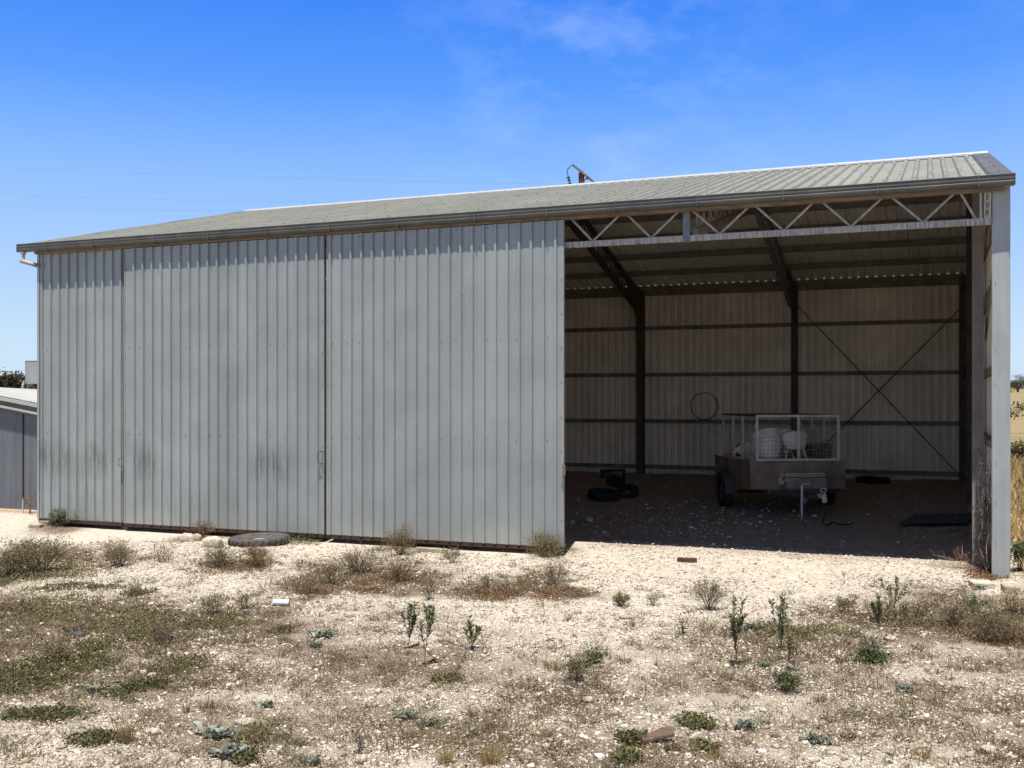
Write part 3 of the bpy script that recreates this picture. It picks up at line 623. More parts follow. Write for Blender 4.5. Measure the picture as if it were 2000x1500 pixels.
def tangle(name, n, per, mat, label, hr, seed, leaves=0):
    x, y = view_pts(n, 6.2, 17.5, 1.15); s = soil(x, y)*(.3+1.4*fbm(x, y, .8, 4, seed)); k = (y < 15.7) & (rng.random(n) < s*1.3); x, y = x[k], y[k]; n = len(x)
    P = []; D = []; h = np.exp(rng.normal(math.log(hr), .45, n)); 
    r0 = rng.normal(0, 1, (n, per, 2))*(h*.45)[:, None, None]; b = np.concatenate([x[:, None, None]+r0[..., :1], y[:, None, None]+r0[..., 1:]], 2).reshape(-1, 2)
    P = np.stack([b[:, 0], b[:, 1], gz(b[:, 0], b[:, 1])-.004], 1); H = np.repeat(h, per); m = len(H); dd = r0.reshape(-1, 2)*.9+rng.normal(0, 1, (m, 2))*(H*.35)[:, None]
    D = np.concatenate([dd, (H*rng.uniform(.3, 1, m))[:, None]], 1); d = np.hypot(b[:, 0], b[:, 1]); parts = [bladeset(P, D, (.0007+d*.00013)*rng.uniform(.6, 1.4, m), .1)]
    t = rng.uniform(.45, 1, m)[:, None]; Q = P+D*t; E = rng.normal(0, 1, (m, 3)); E[:, 2] = abs(E[:, 2]); E *= (H*.28)[:, None]/np.linalg.norm(E, axis=1)[:, None]; parts.append(bladeset(Q, E, (.0005+d*.0001)*np.ones(m)))
    if leaves: q = rng.integers(0, m, leaves*n); A = P[q]+D[q]*rng.uniform(.1, 1, (len(q), 1)); E = rng.normal(0, 1, (len(q), 3)); E *= .014/np.linalg.norm(E, axis=1)[:, None]; parts.append(leafset(A, E, np.full(len(q), .0045)))
    V, Fc = join(parts); o = npmesh(name, V, Fc, 4, mat); return tag(o, label, 'weeds', kind='stuff')
tangle('dry_weeds', 2900, 26, 'dryleaf', 'low tangles of dry brown weeds all over the stony yard', .075, 201, 14)
tangle('olive_weeds', 1900, 22, 'olive', 'low olive tangles of half dry weeds over the stony yard', .055, 202, 40)
tangle('dark_weeds', 1500, 14, 'twig_dark', 'small dark dead tangles of twigs over the stony yard', .09, 203, 0)
leafcover('small_weeds', 110000, 'olive', 'tiny olive weeds creeping between the stones', (.02, .9), .018)
leafcover('dead_leaves', 90000, 'redbrown', 'brown dead leaf litter between the stones', (.03, .9), .016)
def floor_litter(n):
    x, y = view_pts(n, 17.5, 29); k = (x > -8) & (x < .7) & (y > 17.2) & (y < 28.2) & (rng.random(n) < .1+1.2*np.maximum(0, fbm(x, y, 1.6, 4, 311)-.42)*3); x, y = x[k], y[k]; n = len(x)
    P = np.stack([x, y, gz(x, y)+.004], 1); th = rng.uniform(0, 2*PI, n); h = rng.uniform(.05, .22, n); D = np.stack([np.cos(th)*h, np.sin(th)*h, rng.random(n)*.03], 1)
    V, Fc = bladeset(P, D, np.full(n, .004)); o = npmesh('floor_straw', V, Fc, 4, 'dryleaf'); tag(o, 'straw and dry stalks strewn over the dirt floor inside the shed', 'straw', kind='stuff')
floor_litter(9000)
# golden paddock grass to the right of the shed
def paddock():
    parts = []
    n = 26000; x = rng.uniform(1.25, 6.5, n); y = 15.4+rng.random(n)**1.5*26
    h = rng.uniform(.10, .38, n)*(.6+.8*fbm(x, y, 1.2, 3, 5)); P = np.stack([x, y, gz(x, y)-.01], 1); th = rng.uniform(0, 2*PI, n)
    D = np.stack([np.cos(th)*h*.45, np.sin(th)*h*.45, h], 1); V, Fc = bladeset(P, D, .003+.00025*y, .3)
    o = npmesh('paddock_grass', V, Fc, 4, 'straw'); tag(o, 'tall golden grass in the paddock right of the corner post', 'grass', kind='stuff')
paddock()
shrub(1992, 1115, 70, 40, 'dark green upright weed in the golden grass right of the corner post', n=16, leaves=500, lf='green', tw='twig_dark', ls=.04)
shrub(1990, 900, 40, 40, 'grey green bush in the paddock right of the post, highest up', n=16, leaves=500, lf='olive', ls=.08)
# ------------------------------------------------------------------ loose stones, bricks, tin, tyre
def rock(x, y, wpx, hpx, label, mat='lime', name='rock', dp=.7, seed=0, sub_=2, sink=.25, group='loose rocks in the yard'):
    p = gp(x, y); d = -p.x*SY+p.y*CYW; w = wpx*d/F/2; h = hpx*d/F/2; v, f = ico(); r = np.random.default_rng(seed+int(x))
    for _ in range(1 if wpx < 24 else 2):
        V = list(map(tuple, v)); cache = {}; nf = []
        def mid(a, b):
            k = (min(a, b), max(a, b))
            if k not in cache: q = (np.array(V[a])+np.array(V[b]))/2; V.append(tuple(q/np.linalg.norm(q))); cache[k] = len(V)-1
            return cache[k]
        for (a, b, c) in f: ab, bc, ca = mid(a, b), mid(b, c), mid(c, a); nf += [(a, ab, ca), (b, bc, ab), (c, ca, bc), (ab, bc, ca)]
        v = np.array(V); f = np.array(nf)
    q = r.uniform(0, 9, 3); pl = v+q; n_ = fbm(pl[:, 0]*1.3+pl[:, 2], pl[:, 1]*1.3-pl[:, 2]*.7, .8, 3, seed); v = v*(.62+.8*n_)[:, None]*(1+r.normal(0, .075, len(v)))[:, None]
    v = np.sign(v)*np.abs(v)**.8; v = v*np.array([w*1.1, w*dp, h*1.25]); c, s = CYW, SY; v = np.stack([v[:, 0]*c-v[:, 1]*s, v[:, 0]*s+v[:, 1]*c, v[:, 2]+h*(1-sink)], 1)
    o = npmesh(name, v, f, 3, mat); o.location = p; return tag(o, label, 'rock', group)
rock(415, 1070, 40, 22, 'pale cracked rock with brown hollows at the left end of the old tyre', 'lime2', seed=3)
rock(366, 1058, 24, 16, 'tan wedge shaped rock left of the pale cracked rock', 'lime', seed=5)
rock(384, 1056, 20, 14, 'brown lump of rock half hidden in the weed beside the tan wedge', 'concrete', seed=6)
rock(483, 1096, 20, 12, 'round white stone in the dry bush before the old tyre', 'lime2', seed=8)
rock(1127, 1200, 15, 9, 'brown rounded stone alone on gravel left of the compact grey bush', 'concrete', seed=9)
rock(1225, 1208, 26, 7, 'flat brown stone below the compact grey bush', 'concrete', seed=12)
rock(80, 1150, 14, 8, 'small white stone on the green creeping strip at left', 'lime2', seed=14)
rock(480, 1416, 32, 14, 'white flat stone above the long blue-grey weed', 'lime2', seed=15)
rock(300, 1434, 26, 12, 'large white stone right of the lower left straw tuft', 'lime2', seed=16)
rock(704, 1490, 22, 14, 'angular white stone at the bottom edge below the forked weed', 'lime2', seed=17)
rock(1148, 1372, 20, 12, 'white stone with dark side in the middle foreground', 'lime2', seed=18)
rock(1930, 1470, 28, 14, 'white stone near the bottom right corner', 'lime2', seed=19)
rock(1200, 1396, 14, 9, 'grey angular stone right of the white one in the middle foreground', 'concrete', seed=20)
rock(1895, 1478, 16, 10, 'small rounded stone beside the white one near the bottom right corner', 'lime2', seed=21)
rock(280, 1318, 14, 10, 'white stone above the dark green oval patch', 'lime2', seed=22)
rock(296, 1324, 16, 10, 'tan stone right of the white one above the dark green oval patch', 'lime', seed=23)
rock(1740, 1250, 24, 8, 'flat white stone below the flat-topped sapling', 'lime2', seed=24)
rock(1152, 1016+2, 0.001+14, 8, 'largest pale stone on the shaded dirt just inside the opening', 'lime2', seed=25)
def block(x, y, wpx, hpx, dep, label, mat='concrete', rz=None, name='stone_block', cat='block', off=0):
    p = gp(x, y); d = -p.x*SY+p.y*CYW; w = wpx*d/F; h = hpx*d/F; mb = MB(); mb.box((-w/2, 0, -.04), (w/2, dep, h)); o = mb.build(name, mat, world=False, bevel=.012); o.location = p; o.rotation_euler.z = YAW if rz is None else rz
    return tag(o, label, cat)
block(1922, 1150, 40, 11, .30, 'pale stone block left of the corner post foot', 'lime', .18)
block(1978, 1158, 30, 12, .30, 'yellowish stone block right of the corner post foot', 'concrete', .1)
block(66, 1032, 22, 7, .2, 'small flat stone block at the left corner of the shed', 'concrete')
block(84, 1027, 22, 9, .15, 'yellowish brick under the left corner of the shed', 'concrete', 0)
block(840, 1080, 66, 9, .10, 'pale timber block lying under the right door', 'concrete', 0.0, 'timber_block')
block(1341, 1099, 38, 9, .08, 'single dark red brick on the lit gravel before the opening', 'brick', .05, 'brick', 'brick')
def plank():
    p = gp(1282, 1448); mb = MB(); a = Vector((-.14, -.06, .02)); b = Vector((.12, .10, .07))
    mb.add([(-.13,-.09,.01),(-.06,-.10,.005),(.13,.03,.04),(.10,.09,.08),(.03,.06,.07),(-.13,-.09,.035),(-.06,-.10,.03),(.13,.03,.065),(.10,.09,.10),(.03,.06,.095)],
           [(4,3,2,1,0),(5,6,7,8,9),(0,1,6,5),(1,2,7,6),(2,3,8,7),(3,4,9,8),(4,0,5,9)])
    o = mb.build('flat_rusty_stone', 'wood', world=False, bevel=.006); o.location = p; tag(o, 'flat dark brown shard lying tilted near the bottom centre', 'debris')
plank()
def tyre_pile(p, R, r, label, mat, name='tyre', rot=(0, 0, 0), cat='tyre', lug=28):
    e = thing(name, p, label, cat); e.rotation_euler = rot; mb = MB(); prof = []
    for k in range(15):
        t = -PI*.80+2*PI*.80*k/14; prof.append((R-r+math.copysign(abs(math.cos(t))**.6, math.cos(t))*r, math.copysign(abs(math.sin(t))**.7, math.sin(t))*r*.95))
    mb.lathe(prof, n=48); mb.build('carcass', mat, e, smooth=True, world=False)
    t_ = MB()
    for k in range(lug):
        a = 2*PI*k/lug
        for s in (-1, 1):
            c = Vector((math.cos(a), math.sin(a), 0)); c2 = Vector((math.cos(a+.07*s), math.sin(a+.07*s), 0))
            t_.bar(c*(R+.004)+Vector((0, 0, s*r*.08)), c2*(R-.012)+Vector((0, 0, s*r*.78)), .028, .028, up=c)
    t_.build('tread', mat, e, world=False); return e
p = gp(491, 1066); TY = tyre_pile((p.x, p.y+.22, p.z+.07), .51, .092, 'low flat old grey tyre, cracked and half sunk in gravel beneath the wide left door', 'tyre', rot=(.03, -.02, 0))
mb = MB(); mb.lathe([(.36, .078), (.28, .072), (.20, .055), (.12, .02), (.11, -.05)], n=40); mb.build('sidewall', 'tyre', TY, smooth=True, world=False)
TY.scale = (1, 1, .8)
mb = MB(); mb.lathe([(.0, .02), (.15, .015), (.33, .04)], n=24); mb.build('dirt_fill', 'concrete', TY, smooth=True, world=False)
def tin():
    p = gp(546, 1184); e = MB(); r = .052; Ln = .19; prof = [(0, 0), (r*.95, 0), (r, .006), (r*.96, .02), (r*.90, .06), (r*.99, .09), (r*.88, .12), (r*.97, .165), (r, Ln), (r*.93, Ln), (r*.9, Ln-.02), (0, Ln-.02)]
    e.lathe(prof, axis='X', n=20); o = e.build('crushed_tin', 'white_tin', world=False, smooth=False); o.scale = (1, 1, .82); o.location = (p.x-.09, p.y, p.z+.04); o.rotation_euler = (0, .03, YAW+.05); tag(o, 'white dented tin can lying on its side at the edge of the weeds', 'tin can')
tin()
def rag():
    p = gp(152, 1241); o = rock(152, 1243, 26, 9, 'dark blue grey scrap lying among brown weeds at left', 'scrap', 'scrap', seed=33, group=None); o['category'] = 'scrap'
rag()
# ------------------------------------------------------------------ the big shed
def profile(u0, u1, pitch, h, base=.034, top=.016, off=0.0, bow=.005):
    pts = [(u0, 0)]; k = math.ceil((u0-off)/pitch)
    while True:
        c = off+k*pitch
        if c > u1-base: break
        if c > u0+base: pts += [(c-base, 0), (c-top, h), (c+top, h), (c+base, 0), (c+pitch*.5, bow)]
        k += 1
    pts = [p for p in pts if p[0] < u1-.001]; pts.append((u1, 0)); return pts
def sheet(mb, prof, v0, v1, fn, rows=10, wob=.004, seed=0, mi=0):
    vs = []; fs = []; n = len(prof)
    for j in range(rows+1):
        v = v0+(v1-v0)*j/rows
        for (u, h) in prof:
            w = (float(fbm(u*1.1, v*.8, 1.0, 2, seed))-.5)*wob*2; vs.append(fn(u, v, h+w))
    for j in range(rows):
        for i in range(n-1): a = j*n+i; fs.append((a, a+1, a+1+n, a+n))
    mb.add(vs, fs, mi)
def screws(mb, us, vs_, fn, r=.008, mi=1, up=.004):
    for v in vs_:
        for u in us:
            c = [fn(u+math.cos(t)*r, v+math.sin(t)*r, up) for t in (PI/3*k for k in range(6))]; c2 = [fn(u+math.cos(t)*r, v+math.sin(t)*r, up+.006) for t in (PI/3*k for k in range(6))]
            mb.add(c+c2, [(6, 7, 8, 9, 10, 11)]+[(k, (k+1) % 6, (k+1) % 6+6, k+6) for k in range(6)], mi)
XL, XR = -16.45, .88
YF, YB, YR = 16.0, 28.42, 22.2
ZE, ZR = 5.43, 7.10
def roofz(Y): return ZE+(ZR-ZE)*(Y-15.8)/(YR-15.8) if Y <= YR else ZR-(ZR-ZE)*(Y-YR)/(YR-15.8)
shed = thing('farm_shed', (-7.8, 16.0, -.1), 'large grey steel machinery shed with sliding doors and one open bay', 'shed')
# --- fixed narrow wall panel
x1 = xY(241, 15.98); mb = MB()
fnL = lambda u, v, h: (u, 15.985-h, v)
pr = profile(XL, x1, .2205, .035, .031, .018, off=XL+.06, bow=.006); sheet(mb, pr, .02, 5.33, fnL, seed=3)
scr = [XL+.19+.2125*1.5*k for k in range(int((x1-XL-.2)/.319)+1)]
screws(mb, scr, [1.72, 3.36], fnL); screws(mb, [XL+.012], [.5+.45*k for k in range(11)], fnL)
mb.box((XL-.03, 15.94, .0), (XL+.025, 16.0, 5.36)); wallp = mb.build('narrow_wall_panel', ['sheet', 'screw'], shed); wallp['label'] = 'narrow wall panel at the left end with the longest eave shadow'
mb = MB(); mb.box((XL, 15.945, -.05), (x1, 15.99, .018)); mb.build('bottom_rail', 'rust', shed)
# --- sliding doors
def door(xa, xb, label, seed, handle, pitch=.2125):
    mb = MB(); Y0 = 15.91; fn = lambda u, v, h: (u, Y0-h, v); pr = profile(xa+.02, xb-.02, pitch, .035, .031, .018, off=xb-.135, bow=.007); zt = 5.25
    sheet(mb, pr, .02, zt, fn, rows=12, seed=seed, wob=.005)
    us = [u for i, u in enumerate(np.arange(xa+.12, xb-.08, .266))]; us = [u+random.uniform(-.03, .03) for u in us]
    screws(mb, us, [1.72, 3.36], fn); screws(mb, us[::1], [5.20], fn)
    screws(mb, [xa+.035, xb-.035], [.45+.55*k for k in range(9)], fn, up=.008)
    d = mb.build('sliding_door', ['sheet', 'screw'], shed); d['label'] = label
    e = MB()
    e.box((xa, Y0-.006, .01), (xa+.03, Y0+.05, zt+.003)); e.build('edge_strip', 'sheet_edge', d)
    e = MB(); e.box((xb-.03, Y0-.006, .01), (xb, Y0+.05, zt+.003)); e.build('edge_strip', 'sheet_edge', d)
    e = MB(); e.box((xa, Y0-.012, -.055), (xb, Y0+.04, .015)); e.box((xa, Y0-.03, -.04), (xb, Y0-.012, -.03)); e.build('bottom_rail', 'rust', d)
    hx, z0, z1, off, mt = handle; hb = MB(); hb.tube([(hx, Y0-.01, z0), (hx+off*.2, Y0-.07, z0+.01), (hx+off, Y0-.08, z0+.03), (hx+off, Y0-.08, z1-.03), (hx+off*.2, Y0-.07, z1-.01), (hx, Y0-.01, z1)], .009, 8); hb.build('handle', mt, d)
    return d
# children of a part are laid out in world coordinates too
_ob = MB.build
def build(s, name, mats, parent=None, smooth=False, world=True, loc=None, bevel=0):
    if parent is not None and parent.type == 'MESH' and world:
        l = Vector((0, 0, 0)); q = parent
        while q is not None: l += q.location; q = q.parent
        s.v = [(p[0]-l[0], p[1]-l[1], p[2]-l[2]) for p in s.v]; return _ob(s, name, mats, parent, smooth, False, loc, bevel)
    return _ob(s, name, mats, parent, smooth, world, loc, bevel)
MB.build = build
dxa = xY(243, 15.91); dxb = xY(633, 15.91); exa = xY(638, 15.91); exb = xY(1101, 15.91)
def zY(x, y, Y): return onY(x, y, Y).z
door(dxa, dxb, 'left sliding door, between the narrow panel and the dark slit', 11, (dxb-.02, zY(630, 906, 15.9), zY(630, 881, 15.9), -.055, 'dark_steel'))
door(exa, exb, 'right sliding door beside the open bay, scuffed towards its free edge', 23, (exb-.01, zY(1104, 931, 15.9), zY(1104, 906, 15.9), .06, 'rust_light'), .2085)
mb = MB(); xs = xY(239, 15.93); mb.tube([(xs, 15.95, zY(239, 912, 15.9)), (xs-.035, 15.87, zY(239, 910, 15.9)), (xs-.035, 15.87, zY(239, 896, 15.9)), (xs, 15.95, zY(239, 893, 15.9))], .008, 6); mb.build('handle', 'dark_steel', wallp)
mb = MB(); zl = zY(633, 915, 15.85)
for k in range(5): c = Vector(((dxb+exa)/2+.01, 15.86, zl-.02*k)); mb.tube([c+Vector((.012*math.cos(t), .004*(k % 2), .014*math.sin(t))) for t in (2*PI*j/8 for j in range(8))], .004, 5, closed=True)
mb.build('chain', 'dark_steel', shed)
mb = MB(); mb.box((x1-.05, 15.992, -.1), (x1+.12, 16.0, 5.2)); mb.build('seam_light_stop', 'dark_steel', shed)  # strip added behind the seam to block sunlight coming through
# --- header fascia and gutter
mb = MB(); mb.box((XL-.05, 15.885, 5.262), (.97, 15.99, 5.415)); mb.box((XL-.05, 15.872, 5.36), (.97, 15.884, 5.425)); mb.box((.80, 15.872, 5.27), (.93, 15.884, 5.30))
mb.build('fascia', 'fascia', shed)
gl, gr = -16.82, 1.085; mb = MB()
gp_ = [(15.752, 5.452), (15.752, 5.395), (15.760, 5.385), (15.764, 5.372), (15.757, 5.360), (15.760, 5.340), (15.772, 5.322), (15.795, 5.309), (15.830, 5.303), (15.868, 5.303), (15.868, 5.42)]
mb.add([(x, y, z) for x in (gl, gr) for (y, z) in gp_]+[(x, y+.004, z+.004) for x in (gl, gr) for (y, z) in gp_], [(i, i+1, i+12, i+11) for i in range(10)]+[(i+22, i+33, i+34, i+23) for i in range(10)])
mb.tube([(gl, 15.752, 5.450), (gr, 15.752, 5.450)], .009, 8)
mb.box((gl-.004, 15.75, 5.305), (gl-.001, 15.87, 5.455)); mb.box((gr+.001, 15.745, 5.315), (gr+.012, 15.88, 5.458))
gut = mb.build('gutter', 'gutter', shed)
for x in (1067, 1200, 1362, 1530, 1714, 1912, 927, 775, 642, 520, 406, 300, 180, 90):
    mb = MB(); u = xY(x, 15.75); mb.box((u-.008, 15.744, 5.30), (u+.008, 15.751, 5.462)); mb.box((u-.008, 15.751, 5.292), (u+.008, 15.87, 5.300)); mb.build('bracket', 'gutter', gut)
mb = MB(); gxp = xY(45, 15.8)
mb.lathe([(.05, 0), (.05, -.035), (.028, -.06), (.028, -.15), (.04, -.17)], (gxp, 15.81, 5.305), 'Z', 14); mb.tube([(gxp-.06, 15.81, 5.13), (gxp, 15.81, 5.115), (gxp+.20, 15.84, 5.06), (XL+.01, 15.90, 5.03)], .042, 12)
mb.build('downpipe', 'pvc', shed, smooth=True)
# --- roof
mb = MB(); RL, RR = -16.72, 1.02
def fr(u, v, h): 
    t = v; y = 15.80+(YR-15.80)*t; return (max(u, RL+.68*t) if u < -15 else u, y-h*.25, ZE+(ZR-ZE)*t+h)
pr = profile(RL, RR, .2125, .038, .046, .024, off=.66, bow=.002); sheet(mb, pr, 0, 1, fr, rows=12, wob=.003, seed=5)
ribs = [.66-.2125*k for k in range(82)]
for j, t in enumerate((.05, .22, .40, .58, .76, .93)):
    screws(mb, [u for i, u in enumerate(ribs) if u > RL+.68*t+.05 and (i+j) % 2 == 0], [t], lambda u, v, h, t=t: fr(u, t+(v-t)/6.6, h), r=.014, up=.039)
rf = mb.build('front_roof_slope', ['roof', 'screw'], shed)
mb = MB(); fb = lambda u, v, h: (max(u, RL+.68*(1-v)) if u < -15 else u, YR+(28.46-YR)*v+h*.25, roofz(YR+(28.46-YR)*v)+h)
pr = profile(RL, RR, .2125, .042, .046, .026, off=.66, bow=0); sheet(mb, pr, 0, 1, fb, rows=6, wob=0); mb.build('back_roof_slope', 'under', shed)
mb = MB()
cl = -16.02
for s, e in ((-1, 0), (1, 0)):
    y1 = YR+s*.15; z1 = roofz(y1)+.046; mb.add([(cl, YR, ZR+.062), (1.06, YR, ZR+.062), (1.06, y1, z1), (cl, y1, z1), (cl, y1+s*.004, z1-.03), (1.06, y1+s*.004, z1-.03)], [(0, 1, 2, 3) if s < 0 else (3, 2, 1, 0), (3, 2, 5, 4) if s < 0 else (4, 5, 2, 3)])
mb.tube([(cl, YR, ZR+.062), (1.06, YR, ZR+.062)], .007, 8); mb.build('ridge_cap', 'cap', shed)
mb = MB(); a = .79
for (ya, yb) in ((15.80, YR-.21), (YR+.21, 28.46)):
    za, zb = roofz(ya)+.041, roofz(yb)+.041
    mb.add([(a, ya, za), (1.07, ya, za), (1.07, yb, zb), (a, yb, zb), (1.07, ya, za-.16), (1.07, yb, zb-.16), (a-.03, ya, za-.038), (a-.03, yb, zb-.038)], [(0, 1, 2, 3), (1, 4, 5, 2), (6, 0, 3, 7)])
screws(mb, [.93], [.08, .3, .5, .7, .9], lambda u, v, h: (u, 15.80+6.2*v+0*h, roofz(15.80+6.2*v)+.036+h), r=.014)
mb.build('barge_flashing', ['gutter', 'screw'], shed)
# --- corner post flashing
mb = MB(); px0, px1 = .815, 1.05; vs = []; fs = []
rowsz = np.linspace(-.14, 5.33, 26)
for z in rowsz:
    w = (float(vnoise(z*1.3, 1.0, 4))-.5)*.008; w2 = (float(vnoise(z*2.1, 5.0, 8))-.5)*.006
    vs += [(px0+.004, 16.12, z), (px0, 16.035+w2, z), (px0+.012, 16.025+w, z), (px0+.07, 16.022+w, z), (px0+.16, 16.024-w, z), (px1-.01, 16.022+w2, z), (px1+w2*.6, 16.03, z), (px1, 16.30, z)]
for j in range(len(rowsz)-1):
    for i in range(7): a = j*8+i; fs.append((a, a+1, a+9, a+8))
mb.add(vs, fs); screws(mb, [.86], [.4, .95, 1.5, 2.6, 3.1, 4.0], lambda u, v, h: (u, 16.02-h, v), r=.006)
cp = mb.build('corner_post', ['post', 'screw'], shed); cp['label'] = 'smooth pale corner post right of the open bay'
# --- other walls
mb = MB(); prb = [(XL, 0)]; q = XL+.12
while q < XR-.06: prb += [(q-.036, 0), (q-.0355, .07), (q-.0185, .07), (q-.018, .012), (q+.018, .012), (q+.0185, .07), (q+.0355, .07), (q+.036, 0), (q+.1, .01)]; q += .2
prb.append((XR, 0)); sheet(mb, prb, .0, 5.40, lambda u, v, h: (u, YB+h, v+ .0), rows=4, seed=9); mb.build('back_wall', 'inner', shed)
mb = MB(); prr = profile(16.1, YB, .2, .03, off=.05); sheet(mb, prr, -.1, 5.35, lambda u, v, h: (XR+.05+h, u, v), rows=3); sheet(mb, prr, 5.35, 7.0, lambda u, v, h: (XR+.05+h, u, min(v, roofz(u)-.02)), rows=4, wob=0); mb.build('right_end_wall', 'inner', shed)
mb = MB(); sheet(mb, prr, -.1, 5.35, lambda u, v, h: (XL-h, u, v), rows=3); sheet(mb, prr, 5.35, 7.0, lambda u, v, h: (XL-h, u, min(v, roofz(u)-.02)), rows=4, wob=0); mb.build('left_end_wall', 'inner', shed)
# --- front truss
mb = MB(); mb.box((-9.6, 15.995, 4.815), (.82, 16.06, 4.905)); tr = mb.build('truss_chord', 'chord', shed)
tb = [(1158, 471), (1272, 462), (1406, 453), (1529, 444), (1534, 444), (1662, 437), (1803, 428), (1906, 422)]
web = [((1114, 1158)), (1211, 1158), (1224, 1272), (1327, 1272), (1351, 1406), (1464, 1406), (1475, 1530), (1590, 1532), (1604, 1662), (1725, 1662), (1740, 1803), (1866, 1803), (1875, 1906)]
for a, b in web:
    mb = MB(); A = onY(a, 400, 16.03); B = onY(b, 400, 16.03); mb.tube([(A.x, 16.03, 5.30), (B.x, 16.03, 4.90)], .019, 6); mb.build('truss_web', 'galv', shed)
mb = MB(); a = xY(1334, 16.0); b = xY(1347.5, 16.0); mb.box((a, 15.992, 4.80), (b, 16.002, 5.27)); mb.build('hanger_plate', 'bluish', shed)
mb = MB(); mb.box((-16.3, 15.995, 5.27), (.80, 16.07, 5.36)); mb.build('top_chord', 'girt', shed)
mb = MB()   # perforated bracket between the truss and the corner post
mb.box((.66, 15.995, 4.905), (.69, 16.05, 5.265)); 
xb0, xb1 = .715, .805
for (z0, z1) in ((4.905, 4.945), (5.02, 5.05), (5.125, 5.155), (5.235, 5.265)): mb.box((xb0+.029, 15.995, z0), (xb1-.029, 16.0, z1))
mb.box((xb0, 15.994, 4.905), (xb0+.028, 16.0, 5.265)); mb.box((xb1-.028, 15.994, 4.905), (xb1, 16.0, 5.265)); mb.build('perforated_bracket', 'galv', shed)
# --- rafter trusses and columns (frames across the shed)
for fx in (-3.35, -7.45, -11.6):
    mb = MB(); 
    for s in (-1, 1):
        ya = 16.10 if s < 0 else 28.2; mb.bar((fx, ya, roofz(ya)-(.56 if s < 0 else .70)), (fx, YR-.02*-s, ZR-.74), .10, .12); mb.bar((fx, ya, roofz(ya)-.22), (fx, YR, ZR-.24), .10, .09)
    mb.bar((fx, YR, ZR-.78), (fx, YR, ZR-.2), .10, .10, up=(0, 1, 0)); mb.build('rafter', 'girt' if fx > -4 else 'dark_steel', shed)  # lit rafter gets paler steel, farther ones darker: light put into colour
    mb = MB(); n = 22
    for s in (-1, 1):
        ya = 16.2 if s < 0 else 28.1
        for k in range(n//2):
            t0, t1, t2 = k/(n/2), (k+.5)/(n/2), (k+1)/(n/2); y0, y1, y2 = (ya+(YR-ya)*t for t in (t0, t1, t2))
            mb.tube([(fx, y0, roofz(y0)-.24), (fx, y1, roofz(y1)-.70)], .014, 5); mb.tube([(fx, y1, roofz(y1)-.70), (fx, y2, roofz(y2)-.24)], .014, 5)
    mb.build('rafter_webs', 'galv' if fx > -4 else 'dark_steel', shed)  # webs repeat the lit and dim tones in their colours
for cx in (xY(1250, 28.1), xY(1551, 28.1), -11.6, -15.9):
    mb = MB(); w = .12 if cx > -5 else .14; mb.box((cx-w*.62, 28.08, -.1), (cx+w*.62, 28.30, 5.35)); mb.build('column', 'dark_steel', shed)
    mb = MB(); mb.add([(cx-.03, 28.08, 4.2), (cx+.03, 28.08, 4.2), (cx+.03, 28.08, 5.3), (cx-.03, 28.08, 5.3), (cx-.03, 26.9, roofz(26.9)-.25), (cx+.03, 26.9, roofz(26.9)-.25), (cx-.03, 27.2, roofz(26.9)-.75), (cx+.03, 27.2, roofz(26.9)-.75)],
        [(0, 6, 4, 3), (1, 2, 5, 7), (0, 1, 7, 6), (6, 7, 5, 4), (4, 5, 2, 3)]); mb.build('gusset', 'dark_steel', shed)
for cx in (-7.45, -11.6):
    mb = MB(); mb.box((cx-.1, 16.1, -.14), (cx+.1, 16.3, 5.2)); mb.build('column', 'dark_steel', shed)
mb = MB(); mb.box((.60, 16.95, -.1), (.755, 17.12, 5.45)); mb.build('column', 'column', shed)['label'] = 'pale steel column just inside the corner post'
mb = MB(); mb.box((.70, 27.9, -.1), (.86, 28.3, 5.4)); mb.build('column', 'dark_steel', shed)
for y in (20.0, 24.2):
    mb = MB(); mb.box((.74, y-.1, -.1), (.86, y+.1, roofz(y)-.1)); mb.build('column', 'dark_steel', shed)
for z in (.52, 1.775, 3.05, 4.33, 5.30):
    mb = MB(); h = .05 if z < 5 else .075; mb.box((XL+.05, 28.31, z-h), (XR-.02, 28.395, z+h)); mb.box((XL+.05, 28.29, z-h), (XR-.02, 28.309, z-h+.02)); mb.build('girt', 'girt', shed)
mb = MB(); mb.box((XL+.05, 28.33, 5.38), (XR-.02, 28.40, roofz(28.37)-.004)); mb.build('eave_purlin', 'dark_steel', shed)
for z in (.6, 1.75, 2.80, 3.95, 4.9):
    mb = MB(); mb.box((.80, 16.14, z-.05), (.925, 28.2, z+.05)); mb.build('girt', 'column', shed)
for (a, b) in (((.84, 16.2, 4.2), (.80, 17.4, 3.3)), ((.84, 16.2, 5.2), (.80, 17.2, 4.55))):
    mb = MB(); mb.bar(a, b, .03, .07); mb.build('wall_brace', 'column', shed)
for s in (-1, 1):
    for k in range(6):
        y = YR+s*(.5+k*1.12); mb = MB(); z = roofz(y); mb.box((XL+.05, y-.03, z-.145), (XR+.02, y+.03, z-.022)); mb.box((XL+.05, y-.03, z-.16), (XR+.02, y+.07, z-.146)); mb.build('purlin', 'column', shed)
for (p, q) in (((1558, 598), (1866, 920)), ((1880, 598), (1555, 925))):
    mb = MB(); mb.tube([onY(p[0], p[1], 28.22), onY(q[0], q[1], 28.25)], .014, 6); mb.build('brace_rod', 'dark_steel', shed)
